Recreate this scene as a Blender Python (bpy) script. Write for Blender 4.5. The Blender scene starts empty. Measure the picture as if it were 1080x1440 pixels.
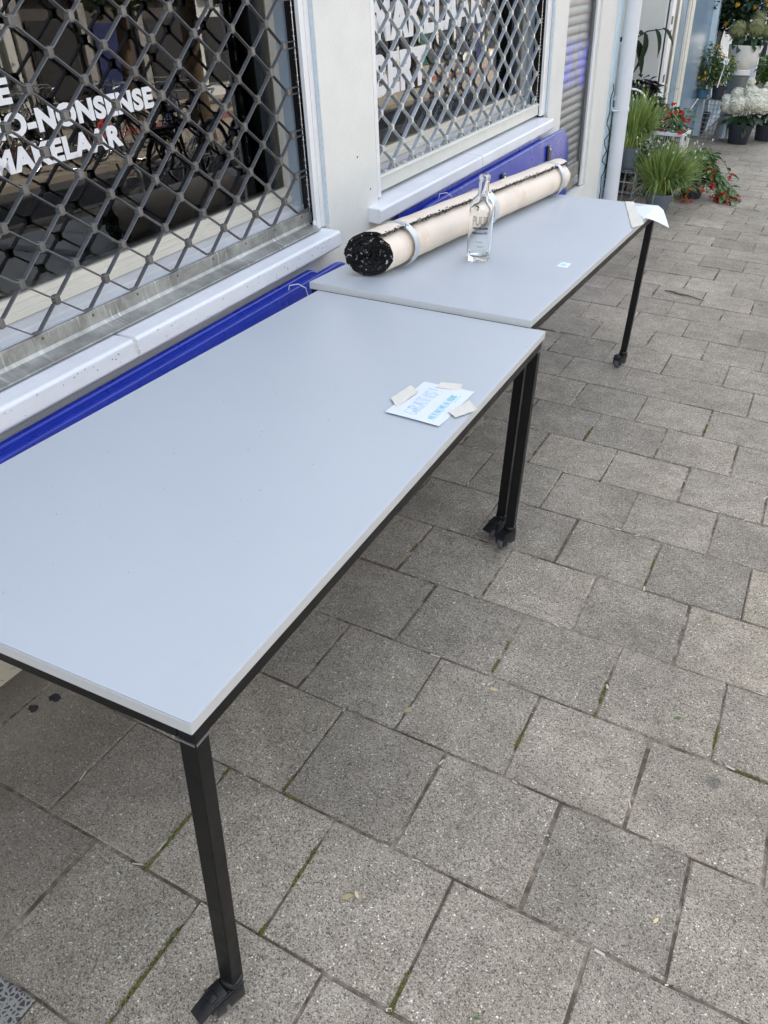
import bpy, bmesh, math, random
from mathutils import Matrix, Vector, noise as mnoise

SC = bpy.context.scene
COL = SC.collection
RND = random.Random(11)

# ------------------------------------------------------------------ camera
CAMP = Vector((0.7249, -0.9223, 1.6008))
CR = ((0.8845493719954285, 0.4659259575677026, 0.02203203501599099),
      (0.2776682303082607, -0.48801740013358264, -0.8274898011711015),
      (-0.374796961540252, 0.7380731801314352, -0.5610483209034773))
cam = bpy.data.objects.new('camera', bpy.data.cameras.new('camera'))
COL.objects.link(cam)
cm = Matrix(((CR[0][0], -CR[1][0], -CR[2][0], CAMP.x),
             (CR[0][1], -CR[1][1], -CR[2][1], CAMP.y),
             (CR[0][2], -CR[1][2], -CR[2][2], CAMP.z), (0, 0, 0, 1)))
cam.matrix_world = cm
cam.data.sensor_fit = 'VERTICAL'
cam.data.sensor_height = 36
cam.data.lens = 36 * 1085 / 1440
cam.data.clip_start = 0.05
cam.data.clip_end = 400
SC.camera = cam

# ------------------------------------------------------------------ sky, sun, exposure
SUN_EL, SUN_AZ = 50.0, -62.0        # degrees; azimuth from +y towards +x: the sun stands behind the shops
w = bpy.data.worlds.new("World")
SC.world = w
w.use_nodes = True
nt = w.node_tree
bg = nt.nodes['Background']
sky = nt.nodes.new('ShaderNodeTexSky')
sky.sky_type = 'NISHITA'
sky.sun_disc = False
sky.sun_elevation = math.radians(SUN_EL)
sky.sun_rotation = math.radians(SUN_AZ)
sky.air_density = 1.0
sky.dust_density = 2.5
sky.ozone_density = 0.8
hs = nt.nodes.new('ShaderNodeHueSaturation')
hs.inputs['Saturation'].default_value = 0.5
nt.links.new(sky.outputs[0], hs.inputs['Color'])
nt.links.new(hs.outputs[0], bg.inputs[0])
bg.inputs[1].default_value = 0.15
sl = bpy.data.lights.new('sun', 'SUN')
sl.energy = 5.0
sl.angle = math.radians(0.5)
sl.color = (1.0, 0.94, 0.85)
sun = bpy.data.objects.new('sun', sl)
COL.objects.link(sun)
az, el = math.radians(SUN_AZ), math.radians(SUN_EL)
sdir = Vector((math.sin(az) * math.cos(el), math.cos(az) * math.cos(el), math.sin(el)))
sun.rotation_euler = (-sdir).to_track_quat('-Z', 'Y').to_euler()
sun.location = (-6, 3, 14)
SC.view_settings.view_transform = 'Standard'
SC.view_settings.look = 'None'
SC.view_settings.exposure = 2.35
SC.view_settings.gamma = 1
SC.view_settings.use_curve_mapping = False
SC.cycles.max_bounces = 10
SC.cycles.transparent_max_bounces = 16
SC.cycles.caustics_reflective = False

# ------------------------------------------------------------------ frames
G = Matrix.Identity(4)
BR = ((0.9988938723178175, -0.001387847832946349, -0.04700112471322705),
      (-0.0007229167054393961, 0.9989929294221827, -0.044862059202881686),
      (0.04701605297505026, 0.044846413935547294, 0.9978869123902611))
PVX = -0.865
B = Matrix([(*BR[0], PVX), (*BR[1], 0), (*BR[2], 0), (0, 0, 0, 1)])   # the facade's own upright, the pavement falls away from it
INFO = {}

def put(o, label=None, cat=None, group=None, kind=None):
    if label: o['label'] = label
    if cat: o['category'] = cat
    if group: o['group'] = group
    if kind: o['kind'] = kind
    return o

def thing(name, label, cat, org=(0, 0, 0), frame=G, group=None, rz=0.0, kind=None):
    o = bpy.data.objects.new(name, None)
    o.empty_display_size = 0.1
    COL.objects.link(o)
    o.matrix_world = frame @ Matrix.Translation(org) @ Matrix.Rotation(rz, 4, 'Z')
    INFO[o.name] = Vector(org) if rz == 0 else Vector((0, 0, 0))
    return put(o, label, cat, group, kind)

# ------------------------------------------------------------------ mesh builder
class MB:
    def __init__(s): s.v = []; s.f = []; s.m = []
    def add(s, vs, fs, mi=0):
        n = len(s.v); s.v += [tuple(v) for v in vs]; s.f += [tuple(i + n for i in f) for f in fs]; s.m += [mi] * len(fs); return s
    def box(s, x0, x1, y0, y1, z0, z1, mi=0, mat=None):
        vs = [(x, y, z) for z in (z0, z1) for y in (y0, y1) for x in (x0, x1)]
        if mat: vs = [mat @ Vector(v) for v in vs]
        return s.add(vs, [(0, 2, 3, 1), (4, 5, 7, 6), (0, 1, 5, 4), (2, 6, 7, 3), (0, 4, 6, 2), (1, 3, 7, 5)], mi)
    def prism(s, prof, h0, h1, ax='y', mi=0, mat=None):
        n = len(prof)
        def p(a, b, h):
            return (a, h, b) if ax == 'y' else ((h, a, b) if ax == 'x' else (a, b, h))
        vs = [p(a, b, h0) for a, b in prof] + [p(a, b, h1) for a, b in prof]
        if mat: vs = [mat @ Vector(v) for v in vs]
        fs = [tuple(range(n)), tuple(range(2 * n - 1, n - 1, -1))] + [(i, i + n, (i + 1) % n + n, (i + 1) % n) for i in range(n)]
        return s.add(vs, fs, mi)
    def tube(s, pts, r, n=8, cap=True, mi=0):
        pts = [Vector(p) for p in pts]; rings = []; up = None
        rr = r if isinstance(r, (list, tuple)) else [r] * len(pts)
        for i, p in enumerate(pts):
            d = (pts[min(i + 1, len(pts) - 1)] - pts[max(i - 1, 0)]).normalized()
            if up is None or abs(up.dot(d)) > 0.95:
                up = Vector((0, 0, 1)) if abs(d.z) < 0.9 else Vector((1, 0, 0))
            a = d.cross(up).normalized(); b = a.cross(d).normalized(); up = b
            rings.append([p + (a * math.cos(t) + b * math.sin(t)) * rr[i] for t in [2 * math.pi * k / n for k in range(n)]])
        vs = [v for rg in rings for v in rg]
        fs = [(i * n + k, i * n + (k + 1) % n, (i + 1) * n + (k + 1) % n, (i + 1) * n + k) for i in range(len(pts) - 1) for k in range(n)]
        if cap: fs += [tuple(range(n))[::-1], tuple((len(pts) - 1) * n + k for k in range(n))]
        return s.add(vs, fs, mi)
    def lathe(s, prof, c=(0, 0, 0), n=24, mi=0, close=False):
        vs = [(c[0] + r * math.cos(2 * math.pi * k / n), c[1] + r * math.sin(2 * math.pi * k / n), c[2] + z) for r, z in prof for k in range(n)]
        m = len(prof); fs = []
        for i in range(m if close else m - 1):
            j = (i + 1) % m
            fs += [(i * n + k, i * n + (k + 1) % n, j * n + (k + 1) % n, j * n + k) for k in range(n)]
        return s.add(vs, fs, mi)
    def blob(s, c, r, seg=8, rings=5, mi=0, jit=0.0):
        vs = []; fs = []
        rx, ry, rz = r if isinstance(r, (tuple, list)) else (r, r, r)
        for i in range(1, rings):
            t = math.pi * i / rings
            for k in range(seg):
                q = 2 * math.pi * k / seg; j = 1 + RND.uniform(-jit, jit)
                vs.append((c[0] + rx * j * math.sin(t) * math.cos(q), c[1] + ry * j * math.sin(t) * math.sin(q), c[2] + rz * j * math.cos(t)))
        vs += [(c[0], c[1], c[2] + rz), (c[0], c[1], c[2] - rz)]
        a, b = len(vs) - 2, len(vs) - 1
        for i in range(rings - 2):
            fs += [(i * seg + k, (i + 1) * seg + k, (i + 1) * seg + (k + 1) % seg, i * seg + (k + 1) % seg) for k in range(seg)]
        fs += [(a, k, (k + 1) % seg) for k in range(seg)] + [(b, (rings - 2) * seg + (k + 1) % seg, (rings - 2) * seg + k) for k in range(seg)]
        return s.add(vs, fs, mi)
    def mesh(s, name, org=(0, 0, 0), bevel=0.0, smooth=False, bseg=2):
        me = bpy.data.meshes.new(name)
        o = Vector(org)
        me.from_pydata([tuple(Vector(v) - o) for v in s.v], [], s.f)
        for p, mi in zip(me.polygons, s.m): p.material_index = mi
        bm = bmesh.new(); bm.from_mesh(me)
        bmesh.ops.recalc_face_normals(bm, faces=bm.faces)
        if bevel > 0:
            ed = [e for e in bm.edges if len(e.link_faces) == 2 and e.calc_face_angle(0) > 0.6]
            bmesh.ops.bevel(bm, geom=ed, offset=bevel, segments=bseg, profile=0.5, affect='EDGES', clamp_overlap=True)
        bm.to_mesh(me); bm.free()
        if smooth:
            for p in me.polygons: p.use_smooth = True
            try: me.set_sharp_from_angle(angle=math.radians(40))
            except Exception: pass
        return me
    def build(s, name, mat, parent=None, frame=G, bevel=0.0, smooth=False, org=None, bseg=2, **tags):
        """absolute frame coordinates in, one object out"""
        if org is None:
            org = INFO.get(parent.name, Vector()) if parent else Vector()
        me = s.mesh(name, org, bevel, smooth, bseg)
        for m in (mat if isinstance(mat, (list, tuple)) else [mat]): me.materials.append(m)
        o = bpy.data.objects.new(name, me); COL.objects.link(o)
        if parent:
            o.parent = parent; INFO[o.name] = Vector(org)
        else:
            o.matrix_world = frame @ Matrix.Translation(org); INFO[o.name] = Vector(org)
        return put(o, **tags)

def inst(me, name, parent, mat):
    o = bpy.data.objects.new(name, me); COL.objects.link(o)
    o.parent = parent; o.matrix_local = mat
    return o

def clone(o, parent=None):
    c = o.copy(); COL.objects.link(c); c.parent = parent
    if parent: c.matrix_local = o.matrix_local.copy()
    for ch in list(o.children): clone(ch, c)
    return c

# ------------------------------------------------------------------ materials
def _n(nt, t, **kw):
    n = nt.nodes.new(t)
    for k, v in kw.items(): setattr(n, k, v)
    return n

def mat(name, col, rough=0.5, metal=0.0, var=0.0, vscale=6.0, bump=0.0, bscale=60.0, col2=None, c2scale=3.0, c2pos=(0.5, 0.6),
        coat=0.0, trans=0.0, ior=1.45, spec=0.5, objvar=0.0, stretch=None, sheen=0.0, rvar=0.0, back=None, subs=0.0, coords='Object'):
    m = bpy.data.materials.new(name); m.use_nodes = True
    nt = m.node_tree; L = nt.links; bs = nt.nodes['Principled BSDF']
    bs.inputs['Roughness'].default_value = rough
    bs.inputs['Metallic'].default_value = metal
    bs.inputs['IOR'].default_value = ior
    bs.inputs['Specular IOR Level'].default_value = spec
    bs.inputs['Coat Weight'].default_value = coat
    bs.inputs['Transmission Weight'].default_value = trans
    c = _n(nt, 'ShaderNodeRGB'); c.outputs[0].default_value = (*col, 1); out = c.outputs[0]
    if coords == 'World': vec = _n(nt, 'ShaderNodeNewGeometry').outputs['Position']
    else: vec = _n(nt, 'ShaderNodeTexCoord').outputs['Object']
    if stretch:
        mp = _n(nt, 'ShaderNodeMapping'); mp.inputs['Scale'].default_value = stretch; L.new(vec, mp.inputs[0]); vec = mp.outputs[0]
    def noise(sc, det=5, ro=0.6):
        t = _n(nt, 'ShaderNodeTexNoise'); t.inputs['Scale'].default_value = sc; t.inputs['Detail'].default_value = det
        t.inputs['Roughness'].default_value = ro; L.new(vec, t.inputs['Vector']); return t.outputs['Fac']
    if col2:
        cr = _n(nt, 'ShaderNodeValToRGB'); cr.color_ramp.elements[0].position = c2pos[0]; cr.color_ramp.elements[1].position = c2pos[1]
        L.new(noise(c2scale, 8, 0.65), cr.inputs[0])
        mx = _n(nt, 'ShaderNodeMix', data_type='RGBA'); L.new(cr.outputs[0], mx.inputs['Factor']); L.new(out, mx.inputs['A']); mx.inputs['B'].default_value = (*col2, 1)
        out = mx.outputs['Result']
    if var or objvar:
        hv = _n(nt, 'ShaderNodeHueSaturation'); L.new(out, hv.inputs['Color'])
        val = None
        if var:
            mr = _n(nt, 'ShaderNodeMapRange'); mr.inputs['From Min'].default_value = 0.25; mr.inputs['From Max'].default_value = 0.75
            mr.inputs['To Min'].default_value = 1 - var; mr.inputs['To Max'].default_value = 1 + var; L.new(noise(vscale), mr.inputs[0]); val = mr.outputs[0]
        if objvar:
            oi = _n(nt, 'ShaderNodeObjectInfo'); m2 = _n(nt, 'ShaderNodeMapRange'); m2.inputs['To Min'].default_value = 1 - objvar; m2.inputs['To Max'].default_value = 1 + objvar
            L.new(oi.outputs['Random'], m2.inputs[0])
            if val is None: val = m2.outputs[0]
            else:
                mu = _n(nt, 'ShaderNodeMath', operation='MULTIPLY'); L.new(val, mu.inputs[0]); L.new(m2.outputs[0], mu.inputs[1]); val = mu.outputs[0]
        L.new(val, hv.inputs['Value']); out = hv.outputs[0]
    L.new(out, bs.inputs['Base Color'])
    if rvar:
        mr = _n(nt, 'ShaderNodeMapRange'); mr.inputs['From Min'].default_value = 0.3; mr.inputs['From Max'].default_value = 0.7
        mr.inputs['To Min'].default_value = max(0, rough - rvar); mr.inputs['To Max'].default_value = min(1, rough + rvar)
        L.new(noise(vscale * 0.7), mr.inputs[0]); L.new(mr.outputs[0], bs.inputs['Roughness'])
    if bump:
        bp = _n(nt, 'ShaderNodeBump'); bp.inputs['Strength'].default_value = bump; bp.inputs['Distance'].default_value = 0.002
        L.new(noise(bscale, 4), bp.inputs['Height']); L.new(bp.outputs[0], bs.inputs['Normal'])
    if subs:
        # leaves: let some light through
        tr = _n(nt, 'ShaderNodeBsdfTranslucent'); L.new(out, tr.inputs[0]); mx = _n(nt, 'ShaderNodeMixShader'); mx.inputs[0].default_value = subs
        L.new(bs.outputs[0], mx.inputs[1]); L.new(tr.outputs[0], mx.inputs[2]); L.new(mx.outputs[0], nt.nodes['Material Output'].inputs[0])
    return m

def pane_mat(name, tint=(0.9, 0.93, 0.93)):
    m = bpy.data.materials.new(name); m.use_nodes = True
    nt = m.node_tree; nt.nodes.remove(nt.nodes['Principled BSDF'])
    fr = _n(nt, 'ShaderNodeFresnel'); fr.inputs[0].default_value = 1.85
    g = _n(nt, 'ShaderNodeBsdfGlossy'); g.inputs['Roughness'].default_value = 0.0
    t = _n(nt, 'ShaderNodeBsdfTransparent'); t.inputs[0].default_value = (*tint, 1)
    x = _n(nt, 'ShaderNodeMixShader')
    nt.links.new(fr.outputs[0], x.inputs[0]); nt.links.new(t.outputs[0], x.inputs[1]); nt.links.new(g.outputs[0], x.inputs[2])
    nt.links.new(x.outputs[0], nt.nodes['Material Output'].inputs[0])
    return m

def tile_mat():
    m = bpy.data.materials.new('exposed_aggregate_concrete'); m.use_nodes = True
    nt = m.node_tree; L = nt.links; bs = nt.nodes['Principled BSDF']
    pos = _n(nt, 'ShaderNodeNewGeometry').outputs['Position']
    oi = _n(nt, 'ShaderNodeObjectInfo')
    at = _n(nt, 'ShaderNodeAttribute'); at.attribute_name = 'tone'
    def noise(sc, det=3, ro=0.6):
        t = _n(nt, 'ShaderNodeTexNoise'); t.inputs['Scale'].default_value = sc; t.inputs['Detail'].default_value = det; t.inputs['Roughness'].default_value = ro
        L.new(pos, t.inputs['Vector']); return t.outputs['Fac']
    def ramp(src, stops):
        r = _n(nt, 'ShaderNodeValToRGB'); e = r.color_ramp.elements
        while len(e) < len(stops): e.new(0.5)
        for i, (p, c) in enumerate(stops): e[i].position = p; e[i].color = (*c, 1)
        L.new(src, r.inputs[0]); return r.outputs[0]
    def mixc(a, b, f, mode='MIX'):
        x = _n(nt, 'ShaderNodeMix', data_type='RGBA', blend_type=mode)
        if isinstance(f, float): x.inputs['Factor'].default_value = f
        else: L.new(f, x.inputs['Factor'])
        L.new(a, x.inputs['A'])
        if isinstance(b, tuple): x.inputs['B'].default_value = (*b, 1)
        else: L.new(b, x.inputs['B'])
        return x.outputs['Result']
    # grains
    vo = _n(nt, 'ShaderNodeTexVoronoi'); vo.inputs['Scale'].default_value = 330; L.new(pos, vo.inputs['Vector'])
    sx = _n(nt, 'ShaderNodeSeparateColor'); L.new(vo.outputs['Color'], sx.inputs[0])
    base = ramp(sx.outputs[0], [(0.0, (0.10, 0.092, 0.078)), (0.25, (0.270, 0.240, 0.190)), (0.80, (0.350, 0.314, 0.252)), (0.985, (0.45, 0.41, 0.335)), (1.0, (0.85, 0.81, 0.72))])
    fine = ramp(noise(420, 3, 0.7), [(0.32, (0.42, 0.41, 0.40)), (0.5, (0.98, 0.98, 0.98)), (0.68, (1.55, 1.55, 1.53))])
    c = mixc(base, fine, 1.0, 'MULTIPLY')
    # soft wear patches and dirt
    big = ramp(noise(1.7, 4), [(0.32, (0.76, 0.755, 0.75)), (0.68, (1.16, 1.15, 1.14))])
    c = mixc(c, big, 1.0, 'MULTIPLY')
    mid = ramp(noise(11, 5, 0.7), [(0.3, (0.78, 0.77, 0.75)), (0.7, (1.15, 1.15, 1.15))])
    c = mixc(c, mid, 1.0, 'MULTIPLY')
    tone = ramp(at.outputs['Fac'], [(0.0, (0.80, 0.79, 0.79)), (0.5, (1.0, 0.985, 0.97)), (1.0, (1.16, 1.13, 1.09))])
    c = mixc(c, tone, 1.0, 'MULTIPLY')
    # brown grime close to the wall foot, strengthened to paint in shade under the tables
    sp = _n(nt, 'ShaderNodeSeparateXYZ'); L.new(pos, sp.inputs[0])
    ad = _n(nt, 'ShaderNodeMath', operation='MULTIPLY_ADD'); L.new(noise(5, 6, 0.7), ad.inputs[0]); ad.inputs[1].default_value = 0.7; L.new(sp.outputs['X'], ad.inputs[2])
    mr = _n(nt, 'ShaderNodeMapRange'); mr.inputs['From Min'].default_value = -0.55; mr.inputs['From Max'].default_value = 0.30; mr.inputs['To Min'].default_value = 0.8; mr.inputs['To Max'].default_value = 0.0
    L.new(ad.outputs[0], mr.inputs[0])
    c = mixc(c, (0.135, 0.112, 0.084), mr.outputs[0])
    # dark gum spots
    v2 = _n(nt, 'ShaderNodeTexVoronoi'); v2.inputs['Scale'].default_value = 2.1; L.new(pos, v2.inputs['Vector'])
    gm = ramp(v2.outputs['Distance'], [(0.035, (1, 1, 1)), (0.05, (0, 0, 0))])
    v3 = _n(nt, 'ShaderNodeMath', operation='MULTIPLY'); L.new(gm, v3.inputs[0]); v3.inputs[1].default_value = 0.5
    c = mixc(c, (0.06, 0.058, 0.055), v3.outputs[0])
    L.new(c, bs.inputs['Base Color'])
    bs.inputs['Roughness'].default_value = 0.88
    bs.inputs['Specular IOR Level'].default_value = 0.35
    bp = _n(nt, 'ShaderNodeBump'); bp.inputs['Strength'].default_value = 0.55; bp.inputs['Distance'].default_value = 0.0022
    L.new(noise(330, 3, 0.7), bp.inputs['Height']); L.new(bp.outputs[0], bs.inputs['Normal'])
    return m

def galv_mat(name, base, dark, dist):
    """weathered zinc with vertical white bloom"""
    return mat(name, base, rough=0.5, metal=0.75, col2=dark, c2scale=dist, c2pos=(0.42, 0.62), var=0.18, vscale=30, bump=0.15, bscale=90, rvar=0.12)

M = {}
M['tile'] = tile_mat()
M['sand'] = mat('joint_sand', (0.095, 0.074, 0.052), 0.95, var=0.5, vscale=40, bump=0.8, bscale=200, col2=(0.29, 0.245, 0.185), c2scale=5, c2pos=(0.44, 0.60), coords='World')
M['moss'] = mat('moss', (0.115, 0.115, 0.026), 0.95, var=0.5, vscale=60, bump=0.6, bscale=220, col2=(0.2, 0.155, 0.06), c2scale=20)
M['plaster'] = mat('painted_plaster', (0.70, 0.685, 0.63), 0.75, var=0.045, vscale=5, bump=0.9, bscale=110, col2=(0.62, 0.60, 0.54), c2scale=2.2, c2pos=(0.52, 0.85))
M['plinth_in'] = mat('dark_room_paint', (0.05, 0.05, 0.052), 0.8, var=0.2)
M['plinth'] = mat('dirty_beige_plinth_paint', (0.47, 0.43, 0.34), 0.8, var=0.1, vscale=14, bump=0.4, bscale=80, col2=(0.13, 0.10, 0.07), c2scale=28, c2pos=(0.58, 0.64))
M['sill'] = mat('white_painted_sill', (0.72, 0.725, 0.735), 0.42, var=0.08, vscale=5, bump=0.18, bscale=70, col2=(0.5, 0.5, 0.5), c2scale=45, c2pos=(0.72, 0.8))
M['alu_white'] = mat('white_coated_aluminium', (0.74, 0.73, 0.715), 0.35, var=0.03, vscale=8)
M['blue_grey'] = mat('pale_blue_grey_paint', (0.40, 0.47, 0.54), 0.4, var=0.06, vscale=8)
M['edge_blue'] = mat('weathered_blue_edge', (0.52, 0.58, 0.62), 0.6, var=0.12, vscale=60, bump=0.3, bscale=120)
M['cream'] = mat('cream_window_paint', (0.72, 0.68, 0.58), 0.4, var=0.05, vscale=9)
M['cream_rail'] = mat('cream_rail_paint', (0.62, 0.61, 0.54), 0.4, var=0.06, vscale=12, col2=(0.48, 0.46, 0.40), c2scale=25, c2pos=(0.66, 0.8))
M['galv'] = galv_mat('weathered_zinc', (0.43, 0.43, 0.395), (0.27, 0.265, 0.24), 6)
M['lat_old'] = mat('oxidised_lattice_steel', (0.14, 0.141, 0.144), 0.5, metal=0.55, var=0.22, vscale=55, bump=0.12, bscale=120, objvar=0.12)
M['clip_old'] = mat('oxidised_clip_steel', (0.165, 0.155, 0.142), 0.55, metal=0.5, var=0.3, vscale=60, objvar=0.2)
M['lat_new'] = mat('galvanised_lattice', (0.50, 0.54, 0.57), 0.38, metal=0.6, var=0.15, vscale=50, objvar=0.1)
M['clip_new'] = mat('galvanised_clip', (0.66, 0.65, 0.62), 0.4, metal=0.5, var=0.15, vscale=50)
M['pane'] = pane_mat('window_glass')
M['letter'] = mat('white_vinyl', (0.85, 0.85, 0.85), 0.5)
M['navy'] = mat('navy_panel', (0.02, 0.026, 0.10), 0.5)
M['brown'] = mat('brown_reflection', (0.085, 0.045, 0.02), 0.5, var=0.25, vscale=5)
M['blind'] = mat('dark_navy_blind', (0.012, 0.018, 0.034), 0.6)
M['dkgrey'] = mat('dark_grey_laminate', (0.03, 0.03, 0.03), 0.35)
M['red'] = mat('red_plastic', (0.62, 0.03, 0.02), 0.35)
M['slat'] = mat('aluminium_slat', (0.25, 0.262, 0.275), 0.34, metal=0.7, var=0.1, vscale=20, objvar=0.08)
M['top'] = mat('grey_melamine', (0.462, 0.494, 0.522), 0.36, var=0.022, vscale=2.2, bump=0.05, bscale=420, spec=0.4, rvar=0.07)
M['edge'] = mat('light_edge_band', (0.53, 0.525, 0.51), 0.4, var=0.03, vscale=20)
M['black'] = mat('black_painted_steel', (0.006, 0.006, 0.006), 0.42, var=0.3, vscale=15, rvar=0.12, spec=0.32)
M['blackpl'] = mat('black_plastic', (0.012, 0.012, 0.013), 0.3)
M['rubber'] = mat('grey_rubber', (0.12, 0.12, 0.122), 0.6)
M['steel'] = mat('bright_steel', (0.6, 0.6, 0.6), 0.25, metal=1.0)
M['weld'] = mat('weld_bead', (0.16, 0.165, 0.17), 0.4, metal=0.6)
M['blue'] = mat('blue_plastic', (0.010, 0.028, 0.29), 0.32, var=0.10, vscale=9, bump=0.06, bscale=150, rvar=0.1, col2=(0.06, 0.08, 0.34), c2scale=38, c2pos=(0.66, 0.78))
M['roll'] = mat('beige_backing', (0.74, 0.635, 0.52), 0.75, var=0.05, vscale=14, col2=(0.60, 0.46, 0.33), c2scale=5, c2pos=(0.55, 0.8), bump=0.12, bscale=200)
M['rollblack'] = mat('black_rubber_crumb', (0.010, 0.010, 0.010), 0.45, col2=(0.30, 0.27, 0.22), c2scale=75, c2pos=(0.54, 0.60), bump=0.9, bscale=160, spec=0.6)
M['rollcore'] = mat('black_rubber_inside', (0.010, 0.010, 0.010), 0.75, spec=0.2, col2=(0.50, 0.47, 0.41), c2scale=70, c2pos=(0.59, 0.63), bump=1.0, bscale=180)
M['duct'] = mat('silver_duct_tape', (0.50, 0.53, 0.55), 0.32, metal=0.25, var=0.08, vscale=25, bump=0.2, bscale=60)
M['paper'] = mat('white_paper', (0.76, 0.80, 0.88), 0.7, subs=0.12)
M['masking'] = mat('cream_masking_tape', (0.74, 0.71, 0.62), 0.6, var=0.05, vscale=60, bump=0.5, bscale=180, subs=0.1)
M['cyan'] = mat('cyan_pencil', (0.36, 0.70, 0.76), 0.6)
M['teal'] = mat('teal_pencil', (0.40, 0.62, 0.74), 0.6)
M['inkbrown'] = mat('brown_print', (0.16, 0.10, 0.06), 0.5)
M['ink'] = mat('dark_print', (0.02, 0.02, 0.03), 0.5)
M['sticker'] = mat('white_sticker', (0.78, 0.80, 0.80), 0.45)
M['pvc'] = mat('grey_white_pvc', (0.63, 0.645, 0.67), 0.42, var=0.05, vscale=4)
M['paleblue'] = mat('pale_blue_paint', (0.56, 0.68, 0.74), 0.5, var=0.06, vscale=6)
M['shopblue'] = mat('shop_blue_panel', (0.20, 0.29, 0.37), 0.25, var=0.1, vscale=2)
M['whitewall'] = mat('inside_white_paint', (0.60, 0.60, 0.565), 0.7, var=0.06, vscale=2)
M['greypot'] = mat('grey_plastic_pot', (0.125, 0.145, 0.175), 0.5, var=0.1, vscale=20)
M['darkpot'] = mat('anthracite_pot', (0.03, 0.033, 0.042), 0.5, var=0.15, vscale=20)
M['tealpot'] = mat('blue_pot', (0.06, 0.15, 0.23), 0.45)
M['whitepot'] = mat('white_clay_pot', (0.74, 0.70, 0.645), 0.6, var=0.06, vscale=9, bump=0.15, bscale=80)
M['terra'] = mat('terracotta', (0.38, 0.18, 0.11), 0.8, var=0.2)
M['soil'] = mat('potting_soil', (0.025, 0.018, 0.012), 0.95, bump=0.8, bscale=120)
M['wire'] = mat('zinc_wire', (0.45, 0.47, 0.48), 0.35, metal=0.8)
M['chive'] = mat('chive_green', (0.185, 0.285, 0.075), 0.45, objvar=0.1, subs=0.3)
M['chive2'] = mat('chive_yellow_green', (0.40, 0.45, 0.14), 0.45, subs=0.3)
M['chivew'] = mat('chive_bud', (0.55, 0.55, 0.42), 0.6)
M['leaf'] = mat('mid_green_leaf', (0.075, 0.15, 0.035), 0.4, objvar=0.25, var=0.2, vscale=30, subs=0.2)
M['leafdk'] = mat('dark_green_leaf', (0.028, 0.06, 0.026), 0.4, objvar=0.3, var=0.2, vscale=20, subs=0.15)
M['leafvd'] = mat('deep_green_leaf', (0.010, 0.026, 0.011), 0.6, spec=0.2)
M['leaflt'] = mat('light_green_leaf', (0.11, 0.20, 0.04), 0.4, objvar=0.25, subs=0.25)
M['redfl'] = mat('red_petal', (0.48, 0.010, 0.014), 0.5, subs=0.2, var=0.25, vscale=60)
M['orangefl'] = mat('orange_petal', (0.72, 0.42, 0.03), 0.5, subs=0.2)
M['whitefl'] = mat('cream_petal', (0.80, 0.78, 0.66), 0.6, subs=0.2, var=0.06, vscale=30)
M['greenfl'] = mat('green_brown_petal', (0.24, 0.25, 0.11), 0.7, var=0.35, vscale=60, subs=0.15)
M['pinkfl'] = mat('dusty_pink_petal', (0.42, 0.16, 0.22), 0.6, var=0.2, vscale=60, subs=0.15)
M['bark'] = mat('bark', (0.11, 0.075, 0.045), 0.9, var=0.3, vscale=20, bump=0.6, bscale=50)
M['twig'] = mat('twig_bark', (0.16, 0.105, 0.075), 0.8, var=0.3, vscale=60)
M['dry'] = mat('dry_leaf', (0.48, 0.38, 0.20), 0.8, objvar=0.35)
M['fag'] = mat('straw_stub', (0.62, 0.56, 0.44), 0.8, objvar=0.2)
M['brick'] = mat('far_brick', (0.075, 0.067, 0.063), 0.85, var=0.2, vscale=3)
M['asphalt'] = mat('asphalt', (0.05, 0.05, 0.052), 0.9, var=0.2, vscale=3, bump=0.4, bscale=120)
M['bikelane'] = mat('red_asphalt', (0.22, 0.075, 0.055), 0.9, var=0.15, vscale=3)
M['farpave'] = mat('far_pavement', (0.27, 0.235, 0.19), 0.9, var=0.15, vscale=2, bump=0.3, bscale=40)
M['stone'] = mat('kerb_stone', (0.28, 0.27, 0.25), 0.8, var=0.15)
M['crown'] = mat('tree_leaf', (0.045, 0.085, 0.022), 0.5, subs=0.2, var=0.3, vscale=2)
M['chrome'] = mat('chrome', (0.75, 0.75, 0.75), 0.15, metal=1.0)
M['tyre'] = mat('tyre', (0.015, 0.015, 0.015), 0.7)
M['green_door'] = mat('green_door_paint', (0.02, 0.10, 0.07), 0.4)
M['scuff'] = mat('pale_scuff', (0.52, 0.54, 0.57), 0.5)

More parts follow.
